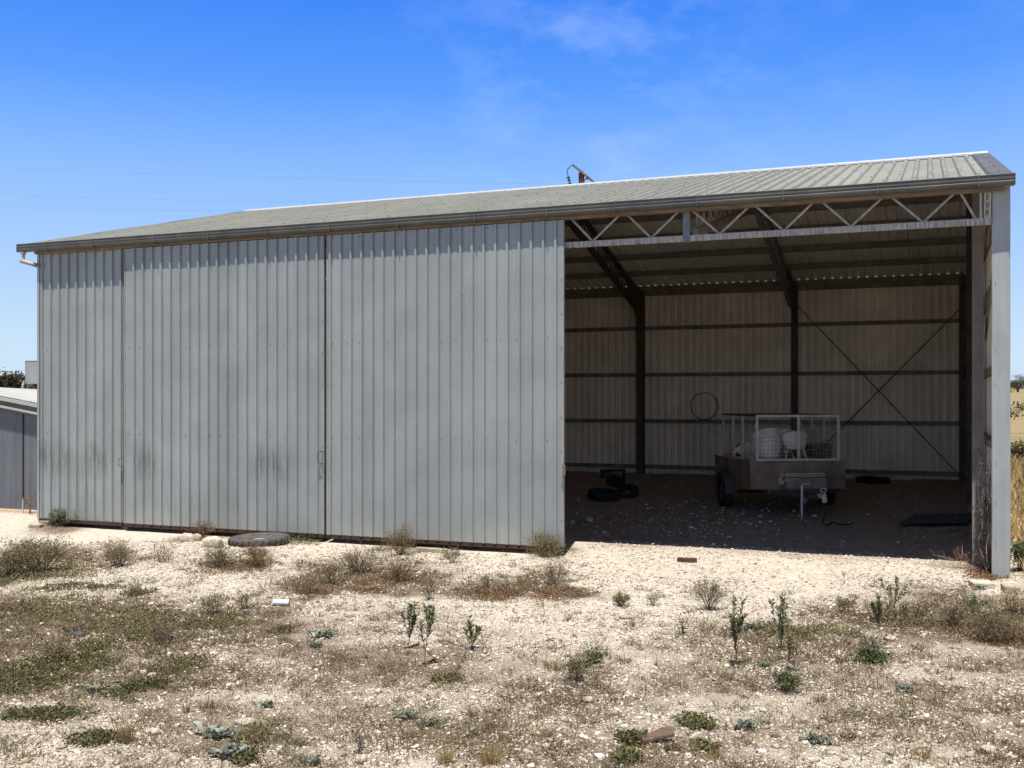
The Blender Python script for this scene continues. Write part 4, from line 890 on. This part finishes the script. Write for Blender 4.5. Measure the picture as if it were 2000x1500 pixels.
# ------------------------------------------------------------------ things inside
def ringpts(c, R, n=26, ax='Y', jit=0):
    return [Vector((c[0]+R*math.cos(t)*(1+jit*math.sin(3*t)), c[1]+.02*math.sin(2*t), c[2]+R*math.sin(t))) for t in (2*PI*k/n for k in range(n))]
c = onY(1375, 793, 28.1); mb = MB(); mb.tube(ringpts(c, .36), .009, 6, closed=True); mb.tube(ringpts(c+Vector((.02, -.03, -.01)), .365, jit=.02), .008, 6, closed=True)
o = mb.build('wire_coil', 'dark_steel', None, loc=(c.x, c.y, c.z)); tag(o, 'big thin loop of wire hanging on the back wall left of the trailer', 'wire')
def tyre_in(x, y, R, rot, label): p = gp(x, y); tyre_pile((p.x, p.y, p.z+.11), R, R*.26, label, 'black', rot=rot, lug=18)
tyre_in(1180, 976, .36, (.12, .1, 0), 'left black tyre of the heap on the dirt floor of the open shed')
tyre_in(1224, 971, .27, (.5, -.3, .4), 'smaller right black tyre of the heap on the dirt floor')
p = gp(1200, 962); tyre_pile((p.x, p.y+.1, p.z+.27), .22, .07, 'small black tyre on top of the heap on the dirt floor', 'black', rot=(.35, .25, 0), lug=14)
p = gp(1198, 936); e = thing('steel_frame', (p.x, p.y, p.z), 'low black steel frame with legs standing near the back wall', 'frame', YAW); mb = MB()
mb.box((-.33, 0, .20), (.33, .35, .245)); mb.build('top', 'black', e, world=False)
for a, b in ((-.31, .02), (.28, .02), (-.31, .30), (.28, .30)): mb = MB(); mb.box((a, b, 0), (a+.03, b+.03, .199)); mb.build('leg', 'black', e, world=False)
mb = MB(); mb.box((-.3, .02, .02), (-.05, .3, .19)); mb.build('box', 'dark_steel', e, world=False, bevel=.01)
p = gp(1672, 944); q = gp(1738, 945); mb = MB(); A = Vector((p.x, p.y, p.z+.09)); B = Vector((q.x, q.y, q.z+.09)); mb.tube([A, A.lerp(B, .3)+Vector((0, 0, .02)), A.lerp(B, .7), B], [.08, .095, .09, .075], 10)
o = mb.build('rolled_sheeting', 'black', None, smooth=True, loc=tuple(A)); tag(o, 'black roll lying at the foot of the back wall right of the trailer', 'roll')
# corrugated iron sheet on the floor
a = gp(1752, 1031); b = gp(1888, 1029); c2 = gp(1785, 1009); mb = MB(); ux = (b-a); uy = (c2-a); n = 60; vs = []; fs = []
for j in range(2):
    for i in range(n+1):
        t = i/n; q = a+ux*t+uy*j; vs.append((q.x, q.y, max(a.z, b.z)+.05+.02*t+.012*math.sin(2*PI*t*n/5.0)+.03*j))
for i in range(n): fs.append((i, i+1, n+2+i, n+1+i))
mb.add(vs, fs); o = mb.build('corrugated_sheet', 'blue_sheet', None, loc=tuple(a)); tag(o, 'blue black corrugated iron sheet lying on the floor inside the right end', 'sheet metal')
# ------------------------------------------------------------------ trailer
Dt = 21.0; lt = (1558-CX)/F*Dt; tx, ty = lt*CYW-Dt*SY, lt*SY+Dt*CYW; trz = YAW+.10; tg = float(gbase(tx, ty))+.0
T = thing('box_trailer', (tx, ty, tg), 'dusty box trailer with a pale wire mesh cage parked in the open shed', 'trailer', trz)
def tb_(name, fn, mat, parent=T, **kw): mb = MB(); fn(mb); return mb.build(name, mat, parent, world=False, **kw)
zf, zt = .52, 1.03
tb_('floor', lambda m: m.box((-.95, .02, zf), (.95, 2.38, zf+.03)), 'dark_steel')
def front(m): m.box((-.98, 0, zf-.02), (.98, .02, zt)); m.box((-.99, -.012, zt-.02), (.99, .032, zt+.02)); m.box((-.6, -.003, zf-.10), (.6, .02, zf-.021))
tb_('front_panel', front, 'trailer'); tb_('tailgate', lambda m: m.box((-.98, 2.38, zf-.02), (.98, 2.40, zt)), 'trailer')
for s in (-1, 1):
    def side(m, s=s): m.box((s*.98, .021, zf-.02), (s*.96, 2.379, zt)); m.box((s*.995, .034, zt+.0), (s*.945, 2.39, zt+.022))
    tb_('side_panel', side, 'trailer')
    def guard(m, s=s):
        n = 10; y0 = 1.25; R = .42
        for k in range(n):
            a0, a1 = PI*k/n, PI*(k+1)/n; m.add([(s*.985, y0-R*math.cos(a0), .34+R*math.sin(a0)*.98), (s*.985, y0-R*math.cos(a1), .34+R*math.sin(a1)*.98), (s*1.22, y0-R*math.cos(a1), .34+R*math.sin(a1)*.98), (s*1.22, y0-R*math.cos(a0), .34+R*math.sin(a0)*.98)], [(0, 1, 2, 3)])
    tb_('mudguard', guard, 'dark_steel')
    w = tb_('wheel', lambda m, s=s: m.lathe([(.02, 0), (.19, .01), (.20, .05), (.2, .13), (.19, .17), (.02, .17)], (s*1.10-.085, 1.25, .345), 'X', 28), 'dark_steel')
    def tyre(m, s=s): m.lathe([(.20, .0), (.26, -.015), (.325, .0), (.345, .03), (.348, .085), (.345, .14), (.325, .17), (.26, .185), (.20, .17)], (s*1.10-.085, 1.25, .345), 'X', 36)
    o = tb_('tyre', tyre, 'black', w, smooth=True)
tb_('axle', lambda m: m.tube([(-1.05, 1.25, .345), (1.05, 1.25, .345)], .03, 8), 'black')
def chassis(m):
    for s in (-1, 1): m.bar((s*.55, 0, zf-.06), (s*.05, -1.15, zf-.08), .05, .07); m.bar((s*.6, 0, zf-.06), (s*.6, 2.35, zf-.06), .05, .07)
    m.bar((-.3, -.5, zf-.05), (.3, -.5, zf-.05), .05, .05)
tb_('drawbar', chassis, 'dark_steel')
def coup(m):
    m.bar((0, -1.08, zf-.06), (0, -1.36, zf-.04), .07, .08); m.tube([Vector((.055*math.cos(t), -1.30, zf+.07+.035*math.sin(t))) for t in (2*PI*k/12 for k in range(12))], .012, 6, closed=True)
    m.bar((-.03, -1.25, zf-.02), (-.03, -1.32, zf+.05), .02, .02); m.bar((.03, -1.25, zf-.02), (.03, -1.32, zf+.05), .02, .02); m.lathe([(.045, -.16), (.05, -.1), (.03, -.04)], (0, -1.36, zf-.0), 'Z', 12)
tb_('coupling', coup, 'jock')
def tbox(m):
    n = 12; vs = []; 
    prof = [(-.42, .60), (-.42, .74), (-.40, .80), (-.36, .83), (-.24, .83), (-.20, .80), (-.18, .74), (-.18, .60)]
    for x in (-.40, .42): vs += [(x, y, z-.10+.04) for y, z in prof]
    k = len(prof); fs = [tuple(range(k)), tuple(range(2*k-1, k-1, -1))]+[(i, i+k, (i+1) % k+k, (i+1) % k) for i in range(k)]; m.add(vs, fs)
    m.box((.05, -.432, .68), (.12, -.421, .76))
bx = tb_('toolbox', tbox, 'canvas')
def rope(m):
    m.tube([(-.42, -.40, .72), (-.47, -.42, .62), (-.50, -.43, .70), (-.45, -.42, .82), (-.40, -.41, .80)], .011, 5); m.tube([(-.46, -.40, .70), (-.52, -.42, .62), (-.54, -.43, .72), (-.48, -.42, .84), (-.40, -.38, .81)], .011, 5)
    m.tube([(-.40, -.39, .805), (0, -.42, .785), (.42, -.39, .80)], .010, 5); m.tube([(-.38, -.34, .835), (0, -.36, .825), (.40, -.34, .835)], .010, 5)
tb_('rope', rope, 'cage', bx)
def jock(m): m.tube([(-.30, -1.0, .10), (-.30, -1.0, .66)], .022, 10); m.tube([(-.30, -1.0, -.02), (-.30, -1.0, .12)], .014, 8); m.tube([(-.30, -1.0, .66), (-.29, -1.0, .69), (-.16, -1.02, .67), (-.15, -1.02, .70)], .009, 6)
jk = tb_('jockey_stand', jock, 'jock'); tb_('foot', lambda m: (m.box((-.36, -1.10, -.07), (-.24, -.94, -.045)), m.add([(-.35, -1.09, -.044), (-.25, -1.09, -.044), (-.25, -.95, -.044), (-.35, -.95, -.044), (-.315, -1.0, .03), (-.285, -1.0, .03)], [(0, 1, 5, 4), (1, 2, 5), (2, 3, 4, 5), (3, 0, 4)])), 'bluish', jk)
tb_('jockey_wheel', lambda m: m.lathe([(.02, 0), (.085, .0), (.10, .02), (.10, .06), (.085, .08), (.02, .08)], (-.20, -.75, .36), 'X', 20), 'bluish')
# cage
cz0, cz1 = zt+.03, zt+.95; cl_, cr_ = -.82, .86
def frame(m):
    y = .03
    for x in (cl_, .03, cr_): m.box((x-.022, y, cz0+.045), (x+.022, y+.035, cz1-.045))
    m.box((cl_-.022, y, cz0), (cr_+.022, y+.035, cz0+.045)); m.box((cl_-.022, y, cz1-.045), (cr_+.022, y+.035, cz1)); m.box((cl_-.045, y-.012, cz1-.30), (cl_-.022, y+.02, cz1-.16)); m.box((cl_-.045, y-.012, cz0+.10), (cl_-.022, y+.02, cz0+.2))
cg = tb_('cage_front', frame, 'cage')
def mesh(m):
    for k in range(1, 22): x = cl_+(cr_-cl_)*k/22; m.tube([(x, .05, cz0+.04), (x, .05, cz1-.04)], .0028, 4)
    for k in range(1, 12): z = cz0+(cz1-cz0)*k/12; m.tube([(cl_, .053, z), (cr_, .053, z)], .0028, 4)
tb_('wire_mesh', mesh, 'wire', cg)
for s, x in ((-1, cl_-.03), (1, cr_+.03)):
    def sd(m, x=x):
        for y in (.85, 1.5, 2.2): m.box((x-.018, y-.018, cz0-.02), (x+.018, y+.018, cz1-.045))
        m.box((x-.015, .09, cz0-.02), (x+.015, .83, cz0)); m.box((x-.015, .87, cz0-.02), (x+.015, 2.18, cz0))
    o = tb_('cage_side', sd, 'cage')
    tb_('top_rail', lambda m, x=x: m.box((x-.015, .08, cz1-.034), (x+.015, 2.24, cz1)), 'dark_steel', o)
    def ms(m, x=x):
        for k in range(1, 24): y = .08+2.1*k/24; m.tube([(x, y, cz0), (x, y, cz1-.04)], .0025, 4)
        for k in range(1, 12): z = cz0+(cz1-cz0)*k/12; m.tube([(x, .08, z), (x, 2.2, z)], .0025, 4)
    tb_('wire_mesh', ms, 'wire', o)
tb_('cage_back', lambda m: (m.box((cl_, 2.2, cz1-.04), (cr_, 2.24, cz1)), m.box((cl_, 2.2, cz0), (cr_, 2.24, cz0+.03))), 'dark_steel')
TM = Matrix.Translation((tx, ty, tg)) @ Matrix.Rotation(trz, 4, 'Z')
def tl(x, y, z): v = TM @ Vector((x, y, z)); return (v.x, v.y, v.z)
# plastic chairs: shell with wrap-round back, four splayed legs
def chair_proto():
    e = thing('plastic_chair', (0, 0, 0), 'x', 'chair', 0, 'white plastic chairs in the trailer cage')
    mb = MB(); vs = []; fs = []; n = 24; m = 8
    for i in range(n+1):
        a = -2.05+4.1*i/n; c = math.cos(a*.5); top = .80-.30*(1-max(0, math.cos(a*.75)))**1.15; bot = min(top-.05, .42+.15*math.sin(min(abs(a), PI/2)*.95)**7)
        for j in range(m+1):
            t = j/m; r = .242+.045*t+.012*math.sin(PI*t); z = bot+(top-bot)*t; rr = r*(1 if t < .95 else 1.03)
            vs.append((rr*math.sin(a)*1.02, -rr*math.cos(a)*(1.0), z))
    for i in range(n):
        for j in range(m): a = i*(m+1)+j; fs.append((a, a+m+1, a+m+2, a+1))
    mb.add(vs, fs); o = mb.build('backrest', 'plastic', e, smooth=True, world=False); md = o.modifiers.new('Solidify', 'SOLIDIFY'); md.thickness = .012
    mb = MB(); mb.lathe([(.0, .425), (.16, .425), (.215, .44), (.225, .455), (.20, .46), (0, .445)], (0, .02, 0), 'Z', 24); mb.build('seat', 'plastic', e, smooth=True, world=False)
    for sx in (-1, 1):
        for sy in (-1, 1): mb = MB(); mb.tube([(sx*.17, sy*.16+.02, .44), (sx*.215, sy*.22+.02, .2), (sx*.24, sy*.25+.02, 0)], [.024, .018, .013], 8); mb.build('leg', 'plastic', e, smooth=True, world=False)
    return e
CH = chair_proto(); first = True
def chair(lx, ly, lz, label, rot=0.0, tilt=0.0):
    global first
    if first: r = CH; first = False
    else:
        r = CH.copy(); COL.objects.link(r)
        for ch in list(CH.children): c = ch.copy(); COL.objects.link(c); c.parent = r
    r.location = tl(lx, ly, lz); r.rotation_euler = (tilt, 0, trz+rot); r['label'] = label
names = ['lowest, fully seen white chair of the left stack in the cage', 'second chair from the bottom of the left stack in the cage', 'third chair from the bottom of the left stack in the cage', 'topmost chair of the left stack in the cage']
for k in range(4): chair(-.50+.004*k, .40+.045*k, zf+.15+.080*k, names[k], .05)
chair(.10, .50, zf+.33, 'white chair with long visible legs right of the middle bar of the cage', -.08)
chair(-.08, .85, zf+.36, 'white chair half hidden behind the middle bar of the cage', .25)
chair(-.64, 1.25, zf+.10, 'white chair at the left side of the cage behind the tall stack', .4)
def crate(lx, ly, lz, w, d_, h, label, mat='wood', nsl=3):
    e = thing('wooden_crate', tl(lx, ly, lz), label, 'crate', trz); mb = MB()
    for k in range(nsl):
        z0 = h*k/nsl+.01; z1 = h*(k+1)/nsl-.02
        for y in (-d_/2, d_/2-.015): mb.box((-w/2, y, z0), (w/2, y+.015, z1))
        for x in (-w/2, w/2-.015): mb.box((x, -d_/2+.016, z0), (x+.015, d_/2-.001, z1))
    mb.build('slats', mat, e, world=False); mb = MB()
    for x in (-w/2+.016, w/2-.046):
        for y in (-d_/2+.016, d_/2-.046): mb.box((x, y, 0), (x+.03, y+.03, h))
    mb.build('corner_posts', mat, e, world=False); mb = MB(); mb.box((-w/2+.016, -d_/2+.016, .0), (w/2-.016, d_/2-.016, .008)); mb.build('base', mat, e, world=False)
crate(.04, .66, zf+.031, .72, .85, .29, 'low crate under the long-legged chairs in the trailer cage')
crate(.62, .5, zf+.031, .42, .5, .42, 'brown slatted crate at the right of the cage, lower one')
crate(.62, .5, zf+.452, .40, .48, .42, 'brown slatted crate at the right of the cage, upper one')
crate(-.42, 1.9, zf+.031, .35, .4, .75, 'dark box at the back left of the trailer cage', 'dark_steel', 2)
p = gp(1603, 1026); pts = [tl(0, -1.36, zf-.15), tl(-.02, -1.45, .2)]+[gp(*q, .012) for q in ((1606, 1024), (1615, 1028), (1628, 1021), (1640, 1026), (1655, 1023), (1668, 1023))]
mb = MB(); mb.tube([Vector(q) for q in pts], .014, 6); o = mb.build('cable', 'black', None, loc=tuple(pts[2])); tag(o, 'black cable trailing on the dirt from the trailer coupling', 'cable')
rock(1590, 1009, 9, 5, 'pale brick sized stone on the dirt below the trailer coupling', 'lime2', seed=40)
# ------------------------------------------------------------------ dead vine on the inside of the corner post
e = thing('dead_vine', (.78, 16.3, -.1), 'dead grey vine climbing the inside of the wall behind the corner post', 'vine'); mb = MB(); r_ = random.Random(5)
for k in range(16):
    x, y, z = .78+r_.uniform(-.03, .03), 16.2+r_.uniform(0, .6), -.1; pts = []; top = r_.uniform(.7, 1.95)
    while z < top: pts.append(Vector((min(.86, x), y, z))); x += r_.uniform(-.04, .035); x = max(.66, x); y += r_.uniform(-.06, .06); y = max(16.14, y); z += r_.uniform(.06, .13)
    if len(pts) > 2: mb.tube(pts, [.009*(1-.7*i/len(pts)) for i in range(len(pts))], 5)
mb.build('stems', 'greystem', e); n = 260; k = rng.random(n); P = np.stack([rng.uniform(-.12, .06, n), rng.uniform(-.15, .5, n), .1+1.8*k], 1); D = rng.normal(0, 1, (n, 3)); D /= np.linalg.norm(D, axis=1)[:, None]
sub('leaves', leafset(P, D*.04, np.full(n, .009)), 'twig_dark', e)
# ------------------------------------------------------------------ low shed at the left
LS = thing('low_shed', (-18.5, 17.0, 0), 'low old shed of blue grey corrugated iron with a white roof, at the left edge', 'shed')
mb = MB(); xr = xY(75, 16.95)+.35; xl = -26.0; zr0 = onY(75, 812, 16.9).z; zl0 = onY(0, 797, 16.9).z; xq0 = xY(0, 16.9); xq1 = xY(75, 16.9); sl = (zr0-zl0)/(xq1-xq0)
ze = lambda x: zr0+(x-xq1)*sl
vs = []; fs = []; xs_ = np.arange(xl, xr, .0127)
for i, x in enumerate(xs_): y = 17.0+.009*math.sin(2*PI*x/.076); vs += [(x, y, .0), (x, y, ze(x)+.02)]
for i in range(len(xs_)-1): a = 2*i; fs.append((a, a+2, a+3, a+1))
mb.add(vs, fs); mb.build('front_wall', 'old_iron', LS, smooth=True)
u = xY(45, 16.98); mb = MB(); mb.box((u-.012, 16.975, .0), (u+.012, 16.985, ze(u)-.02)); mb.build('wall_joint', 'black', LS)
mb = MB(); mb.add([(xr, 17.0, 0), (xr, 22, 0), (xr, 22, 2.4), (xr, 17.0, ze(xr)), ], [(0, 1, 2, 3)]); mb.build('side_wall', 'old_iron', LS)
mb = MB(); vs = []; fs = []; far = atd(30, 762, 26.0); ys = far.y; zs = far.z; n = int((xr+.15-xl)/.019); 
for i in range(n+1):
    x = xl+(xr+.15-xl)*i/n; w = .010*math.sin(2*PI*x/.076)
    for t in (0, .5, 1): vs.append((x, 16.88+(ys-16.88)*t, (ze(x)+.27)*(1-t)+zs*t+w))
for i in range(n):
    for j in range(2): a = i*3+j; fs.append((a, a+3, a+4, a+1))
mb.add(vs, fs); lrf = mb.build('roof', 'pale_roof', LS, smooth=True)
mb = MB()
for (dz, h, y) in ((.215, .075, 16.84), (.045, .05, 16.86)):
    mb.add([(xl, y, ze(xl)+dz-h/2), (xr+.12, y, ze(xr+.12)+dz-h/2), (xr+.12, y, ze(xr+.12)+dz+h/2), (xl, y, ze(xl)+dz+h/2), (xl, y+.03, ze(xl)+dz+h/2), (xr+.12, y+.03, ze(xr+.12)+dz+h/2), (xl, y+.03, ze(xl)+dz-h/2), (xr+.12, y+.03, ze(xr+.12)+dz-h/2)], [(0, 1, 2, 3), (3, 2, 5, 4), (1, 0, 6, 7), (6, 4, 5, 7)])
mb.build('edge_trim', 'pale_roof', LS)
mb = MB(); mb.add([(xl, 16.885, ze(xl)-.02), (xr+.12, 16.885, ze(xr+.12)-.02), (xr+.12, 16.885, ze(xr+.12)+.25), (xl, 16.885, ze(xl)+.25)], [(0, 1, 2, 3)]); mb.build('fascia', 'gutter', LS)
p = gp(44, 1002); mb = MB(); mb.tube([(p.x, p.y, p.z-.05), (p.x+.01, p.y, p.z+.14), (p.x+.012, p.y, p.z+.30)], [.016, .014, .008], 6); o = mb.build('stake', 'white_tin', None, loc=tuple(p)); tag(o, 'thin white stake leaning against the low shed wall', 'stake')
shrub(58, 1003, 52, 22, 'thin dry weed against the wall of the low shed', n=8, leaves=120)
# tank
c = atd(83, 727, 46.0); s = 46.0/F; R = 31*s; z0, z1 = onY(60, 750, c.y).z, onY(60, 705, c.y).z; zg_ = float(gz(c.x, c.y)); e = thing('water_tank', (c.x, c.y, zg_), 'grey steel water tank on a stand rising behind the low shed', 'tank'); mb = MB()
mb.lathe([(0, z0), (R, z0), (R*1.0, z0+.03), (R, z1-.05), (R*1.02, z1-.03), (R*1.0, z1), (0, z1+.03)], (c.x, c.y, 0), 'Z', 40); mb.build('tank_body', 'tank', e, smooth=False)
for (a, b) in ((-1, -1), (1, -1), (-1, 1), (1, 1)): mb = MB(); mb.tube([(c.x+a*R*.6, c.y+b*R*.6, zg_-.2), (c.x+a*R*.6, c.y+b*R*.6, z0-.001)], .05, 8); mb.build('leg', 'galv', e)
mb = MB(); mb.tube([(c.x-R*.42, c.y-R, z0+.12), (c.x-R*.45, c.y-R*1.12, z0-.05), (c.x-R*.47, c.y-R*1.12, zg_-.1)], .06, 8); mb.build('outlet_pipe', 'pvc', e)
# ------------------------------------------------------------------ power pole and wires
Dp = 41.0; c = atd(1135, 360, Dp); sp_ = Dp/F; zg_ = float(gz(c.x, c.y)); P_ = thing('power_pole', (c.x, c.y, zg_), 'rusty power pole with slanting crossarm and insulators rising behind the roof', 'power pole')
A = lambda x, y: atd(x, y, Dp)
mb = MB(); t = A(1136, 337); mb.box((t.x-.075, t.y-.06, zg_-.3), (t.x+.075, t.y+.06, t.z)); mb.box((t.x-.10, t.y-.075, zg_-.3), (t.x-.076, t.y+.075, t.z-.02)); mb.box((t.x+.076, t.y-.075, zg_-.3), (t.x+.09, t.y+.075, t.z-.02)); mb.build('post', 'pole', P_)
mb = MB(); mb.bar(A(1119.5, 322.5)+Vector((0, -.1, 0)), A(1163, 358)+Vector((0, -.1, 0)), .07, .07); arm = mb.build('crossarm', 'grey_arm', P_)
mb = MB(); mb.bar(A(1139, 357)+Vector((0, -.05, 0)), A(1147, 347)+Vector((0, -.05, 0)), .03, .03); mb.lathe([(.0, -.05), (.06, -.04), (.05, .05), (0, .06)], tuple(A(1147, 348)), 'Z', 8); mb.build('brace', 'grey_arm', P_)
mb = MB(); 
for q in ((1133, 334), (1139, 335)): v = A(*q); mb.tube([(v.x, v.y, v.z-.05), (v.x, v.y, v.z+.06)], .02, 6)
mb.build('bolt', 'galv', P_)
for k, (x, y) in enumerate(((1110, 346), (1111.5, 351), (1113, 357))):
    v = A(x, y); mb = MB(); mb.lathe([(0, .03), (.025, .03), (.03, .0), (.09, -.015), (.085, -.03), (.035, -.03), (.03, -.07), (0, -.07)], tuple(v), 'Z', 14); mb.build('insulator', 'insul', P_)
mb = MB(); mb.tube([A(1119, 322), A(1113.5, 325.5), A(1107.5, 332), A(1107.5, 336), A(1109, 340), A(1110, 346)], .018, 5); mb.tube([A(1110, 346), A(1113, 361)], .014, 5); mb.build('hanger', 'insul', P_)
def wire(a, b, sag, label, r=.0022):
    mb = MB(); pts = []
    for k in range(25): t = k/24; q = Vector(a).lerp(Vector(b), t); q.z -= sag*4*t*(1-t); pts.append(q)
    mb.tube(pts, r, 5); o = mb.build('power_line', 'insul', None, loc=tuple(Vector(a))); tag(o, label, 'power line', 'thin power lines crossing the sky')
wire(A(1113, 360), atd(-80, 322, 70), .15, 'highest thin wire running from the insulators to the left edge')
wire(atd(-60, 377, 62), atd(760, 396, 44), .1, 'middle thin wire meeting the roof ridge left of centre')
wire(atd(-60, 400, 64), atd(520, 412, 46), .1, 'lowest thin wire meeting the left end of the ridge')
# ------------------------------------------------------------------ far trees
def cloud_leaves(n, cx, cy, cz, rx, ry, rz, clumps, size):
    cc = rng.normal(0, 1, (clumps, 3)); cc /= np.linalg.norm(cc, axis=1)[:, None]; cc *= rng.uniform(.35, .95, (clumps, 1)); cc[:, 2] = np.maximum(cc[:, 2], -.55)
    k = rng.integers(0, clumps, n); P = cc[k]+rng.normal(0, .20, (n, 3)); P = P*np.array([rx, ry, rz])+np.array([cx, cy, cz]); D = rng.normal(0, 1, (n, 3)); D /= np.linalg.norm(D, axis=1)[:, None]
    return P, D*size*rng.uniform(.6, 1.4, (n, 1))
def gum(x, ybase, ytop, wpx, Dd, label, n=2600):
    b = atd(x, ybase, Dd); zg_ = float(gz(b.x, b.y)); t = atd(x, ytop, Dd); h = t.z-zg_; w = wpx*Dd/F/2; e = thing('gum_tree', (b.x, b.y, zg_), label, 'tree', group='gum trees on the right horizon')
    mb = MB(); 
    for k in range(5):
        th = 2*PI*k/5+.4; q = [Vector((0, 0, -.3)), Vector((math.cos(th)*w*.12, math.sin(th)*w*.12, h*.3)), Vector((math.cos(th)*w*.55, math.sin(th)*w*.55, h*.72))]; mb.tube(q, [h*.04, h*.03, h*.012], 6)
    mb.build('trunk', 'greystem', e, world=False); P, D = cloud_leaves(n*2, 0, 0, h*.52, w*1.05, w, h*.46, 34, h*.045); sub('crown', leafset(P, D, np.linalg.norm(D, axis=1)*.3), 'gum', e)
gum(1988, 762, 733, 44, 210, 'rounded gum tree on the horizon just right of the corner post')
gum(2014, 762, 738, 40, 225, 'gum tree on the horizon cut by the right edge', 1800)
gum(1972, 761, 742, 26, 260, 'small far gum tree half hidden by the corner post', 900)
def wood():
    parts = []
    for k in range(26):
        x = -150+k*11+rng.uniform(-5, 5); D0 = rng.uniform(120, 140); b = atd(x, 765, D0); zg_ = float(gz(b.x, b.y)); top = 732+4*math.sin(k*1.3)+rng.uniform(-3, 3); t = atd(x, top, D0); h = t.z-zg_; w = 16*D0/F
        P, D = cloud_leaves(1500, b.x, b.y, zg_+h*.55, w, w, h*.45, 22, .38); parts.append(leafset(P, D, np.linalg.norm(D, axis=1)*.35))
    V, Fc = join(parts); o = npmesh('scrub_woodland', V, Fc, 4, 'bush'); tag(o, 'dark olive scrub woodland along the left horizon behind the low shed', 'woodland', kind='stuff')
wood()
def far_scrub():
    parts = []
    for k in range(60):
        x = 1940+rng.uniform(0, 900); D0 = rng.uniform(60, 260); b = atd(x, 765, D0); zg_ = float(gz(b.x, b.y)); P, D = cloud_leaves(160, b.x, b.y, zg_+.3, .8, .8, .5, 6, .16); parts.append(leafset(P, D, np.linalg.norm(D, axis=1)*.3))
    V, Fc = join(parts); o = npmesh('paddock_scrub', V, Fc, 4, 'gum'); tag(o, 'low scattered scrub dotting the far paddock on the right', 'scrub', kind='stuff')
far_scrub()
# ------------------------------------------------------------------ light, sky, camera
S = Vector((.055, -.285, 1.0)).normalized(); el = math.asin(S.z); az = math.atan2(S.x, S.y)
sun = bpy.data.lights.new('sun', 'SUN'); sun.energy = 5.0; sun.angle = math.radians(.5); sun.color = (1, .94, .86)
so = bpy.data.objects.new('sun', sun); COL.objects.link(so); so.rotation_euler = (-S).to_track_quat('-Z', 'Y').to_euler()
w = bpy.data.worlds.new('World'); scene.world = w; w.use_nodes = True; nt = w.node_tree; bg = nt.nodes['Background']
sky = nt.nodes.new('ShaderNodeTexSky'); sky.sky_type = 'NISHITA'; sky.sun_disc = False; sky.sun_elevation = el; sky.sun_rotation = az
sky.air_density = 1.0; sky.dust_density = .6; sky.ozone_density = 3.0; sky.altitude = 0
gm = N(nt, 'ShaderNodeGamma', Gamma=1.0); hs = N(nt, 'ShaderNodeHueSaturation', Saturation=1.25, Value=1.0)
L(nt, sky, 'Color', hs, 'Color')
tc0 = nt.nodes.new('ShaderNodeTexCoord'); sz_ = nt.nodes.new('ShaderNodeSeparateXYZ'); L(nt, tc0, 'Generated', sz_, 'Vector')
grd = ramp(nt, sz_, 'Z', [(0., (.60, .76, .93)), (.05, (.56, .74, .95)), (.10, (.46, .66, .96)), (.20, (.28, .52, .99)), (.28, (.105, .34, 1.)), (.36, (.040, .23, .95)), (.6, (.035, .11, .32)), (1., (.035, .075, .17))])
gs = N(nt, 'ShaderNodeVectorMath', operation='SCALE'); L(nt, grd, 'Color', gs, 0); gs.inputs['Scale'].default_value = 5.95
# pale low haze added behind the camera, unseen, to brighten the open shed
hz = N(nt, 'ShaderNodeMapRange'); L(nt, sz_, 'Y', hz, 'Value'); hz.inputs['From Min'].default_value = .1; hz.inputs['From Max'].default_value = -.6; hz.inputs['To Min'].default_value = 0; hz.inputs['To Max'].default_value = 1
hz2 = ramp(nt, sz_, 'Z', [(0., 1.), (.18, .7), (.34, 0.)]); hzf = math_(nt, 'MULTIPLY', (hz, 'Result'), (hz2, 'Color'))
gs2 = mixc(nt, (hzf, 0), (gs, 0), (5.0, 5.8, 6.7))
hs_ = mixc(nt, .9, (hs, 'Color'), (gs2, 2))
# thin cirrus
tc = nt.nodes.new('ShaderNodeTexCoord'); mp = nt.nodes.new('ShaderNodeMapping'); L(nt, tc, 'Generated', mp, 'Vector'); mp.inputs['Scale'].default_value = (1.0, 1.0, 2.2); mp.inputs['Rotation'].default_value = (0, .25, 0)
n1 = noise(nt, mp, 11, 7, .62); n2 = noise(nt, mp, 2.3, 2, .5)
r1 = ramp(nt, n1, 'Fac', [(.46, 0.), (.75, 1.)])
dirv = ray(1180, 110).normalized(); dv = N(nt, 'ShaderNodeVectorMath', operation='DISTANCE'); L(nt, tc, 'Generated', dv, 0); dv.inputs[1].default_value = dirv
mk = N(nt, 'ShaderNodeMapRange'); L(nt, dv, 'Value', mk, 'Value'); mk.inputs['From Min'].default_value = .24; mk.inputs['From Max'].default_value = .02
r2 = ramp(nt, n2, 'Fac', [(.5, 0.), (.66, .55)])
mm = math_(nt, 'MAXIMUM', (mk, 'Result'), (r2, 'Color')); f = math_(nt, 'MULTIPLY', (mm, 0), (r1, 'Color')); f = math_(nt, 'MULTIPLY', (f, 0), .24)
mx = mixc(nt, (f, 0), (hs_, 2), (4.7, 5.5, 7.2)); L(nt, mx, 2, bg, 'Color'); bg.inputs['Strength'].default_value = .10
cam = bpy.data.cameras.new('camera'); cam.sensor_width = 36; cam.lens = F/2000*36; cam.shift_x = 0; cam.shift_y = (CY-750)/2000; cam.clip_end = 9000; cam.clip_start = .1
co = bpy.data.objects.new('camera', cam); COL.objects.link(co); co.location = (0, 0, H); co.rotation_euler = (PI/2, 0, YAW); scene.camera = co
scene.view_settings.view_transform = 'Standard'; scene.view_settings.look = 'None'; scene.view_settings.exposure = .78; scene.view_settings.gamma = 1
scene.render.engine = 'CYCLES'; scene.cycles.max_bounces = 12; scene.cycles.diffuse_bounces = 9
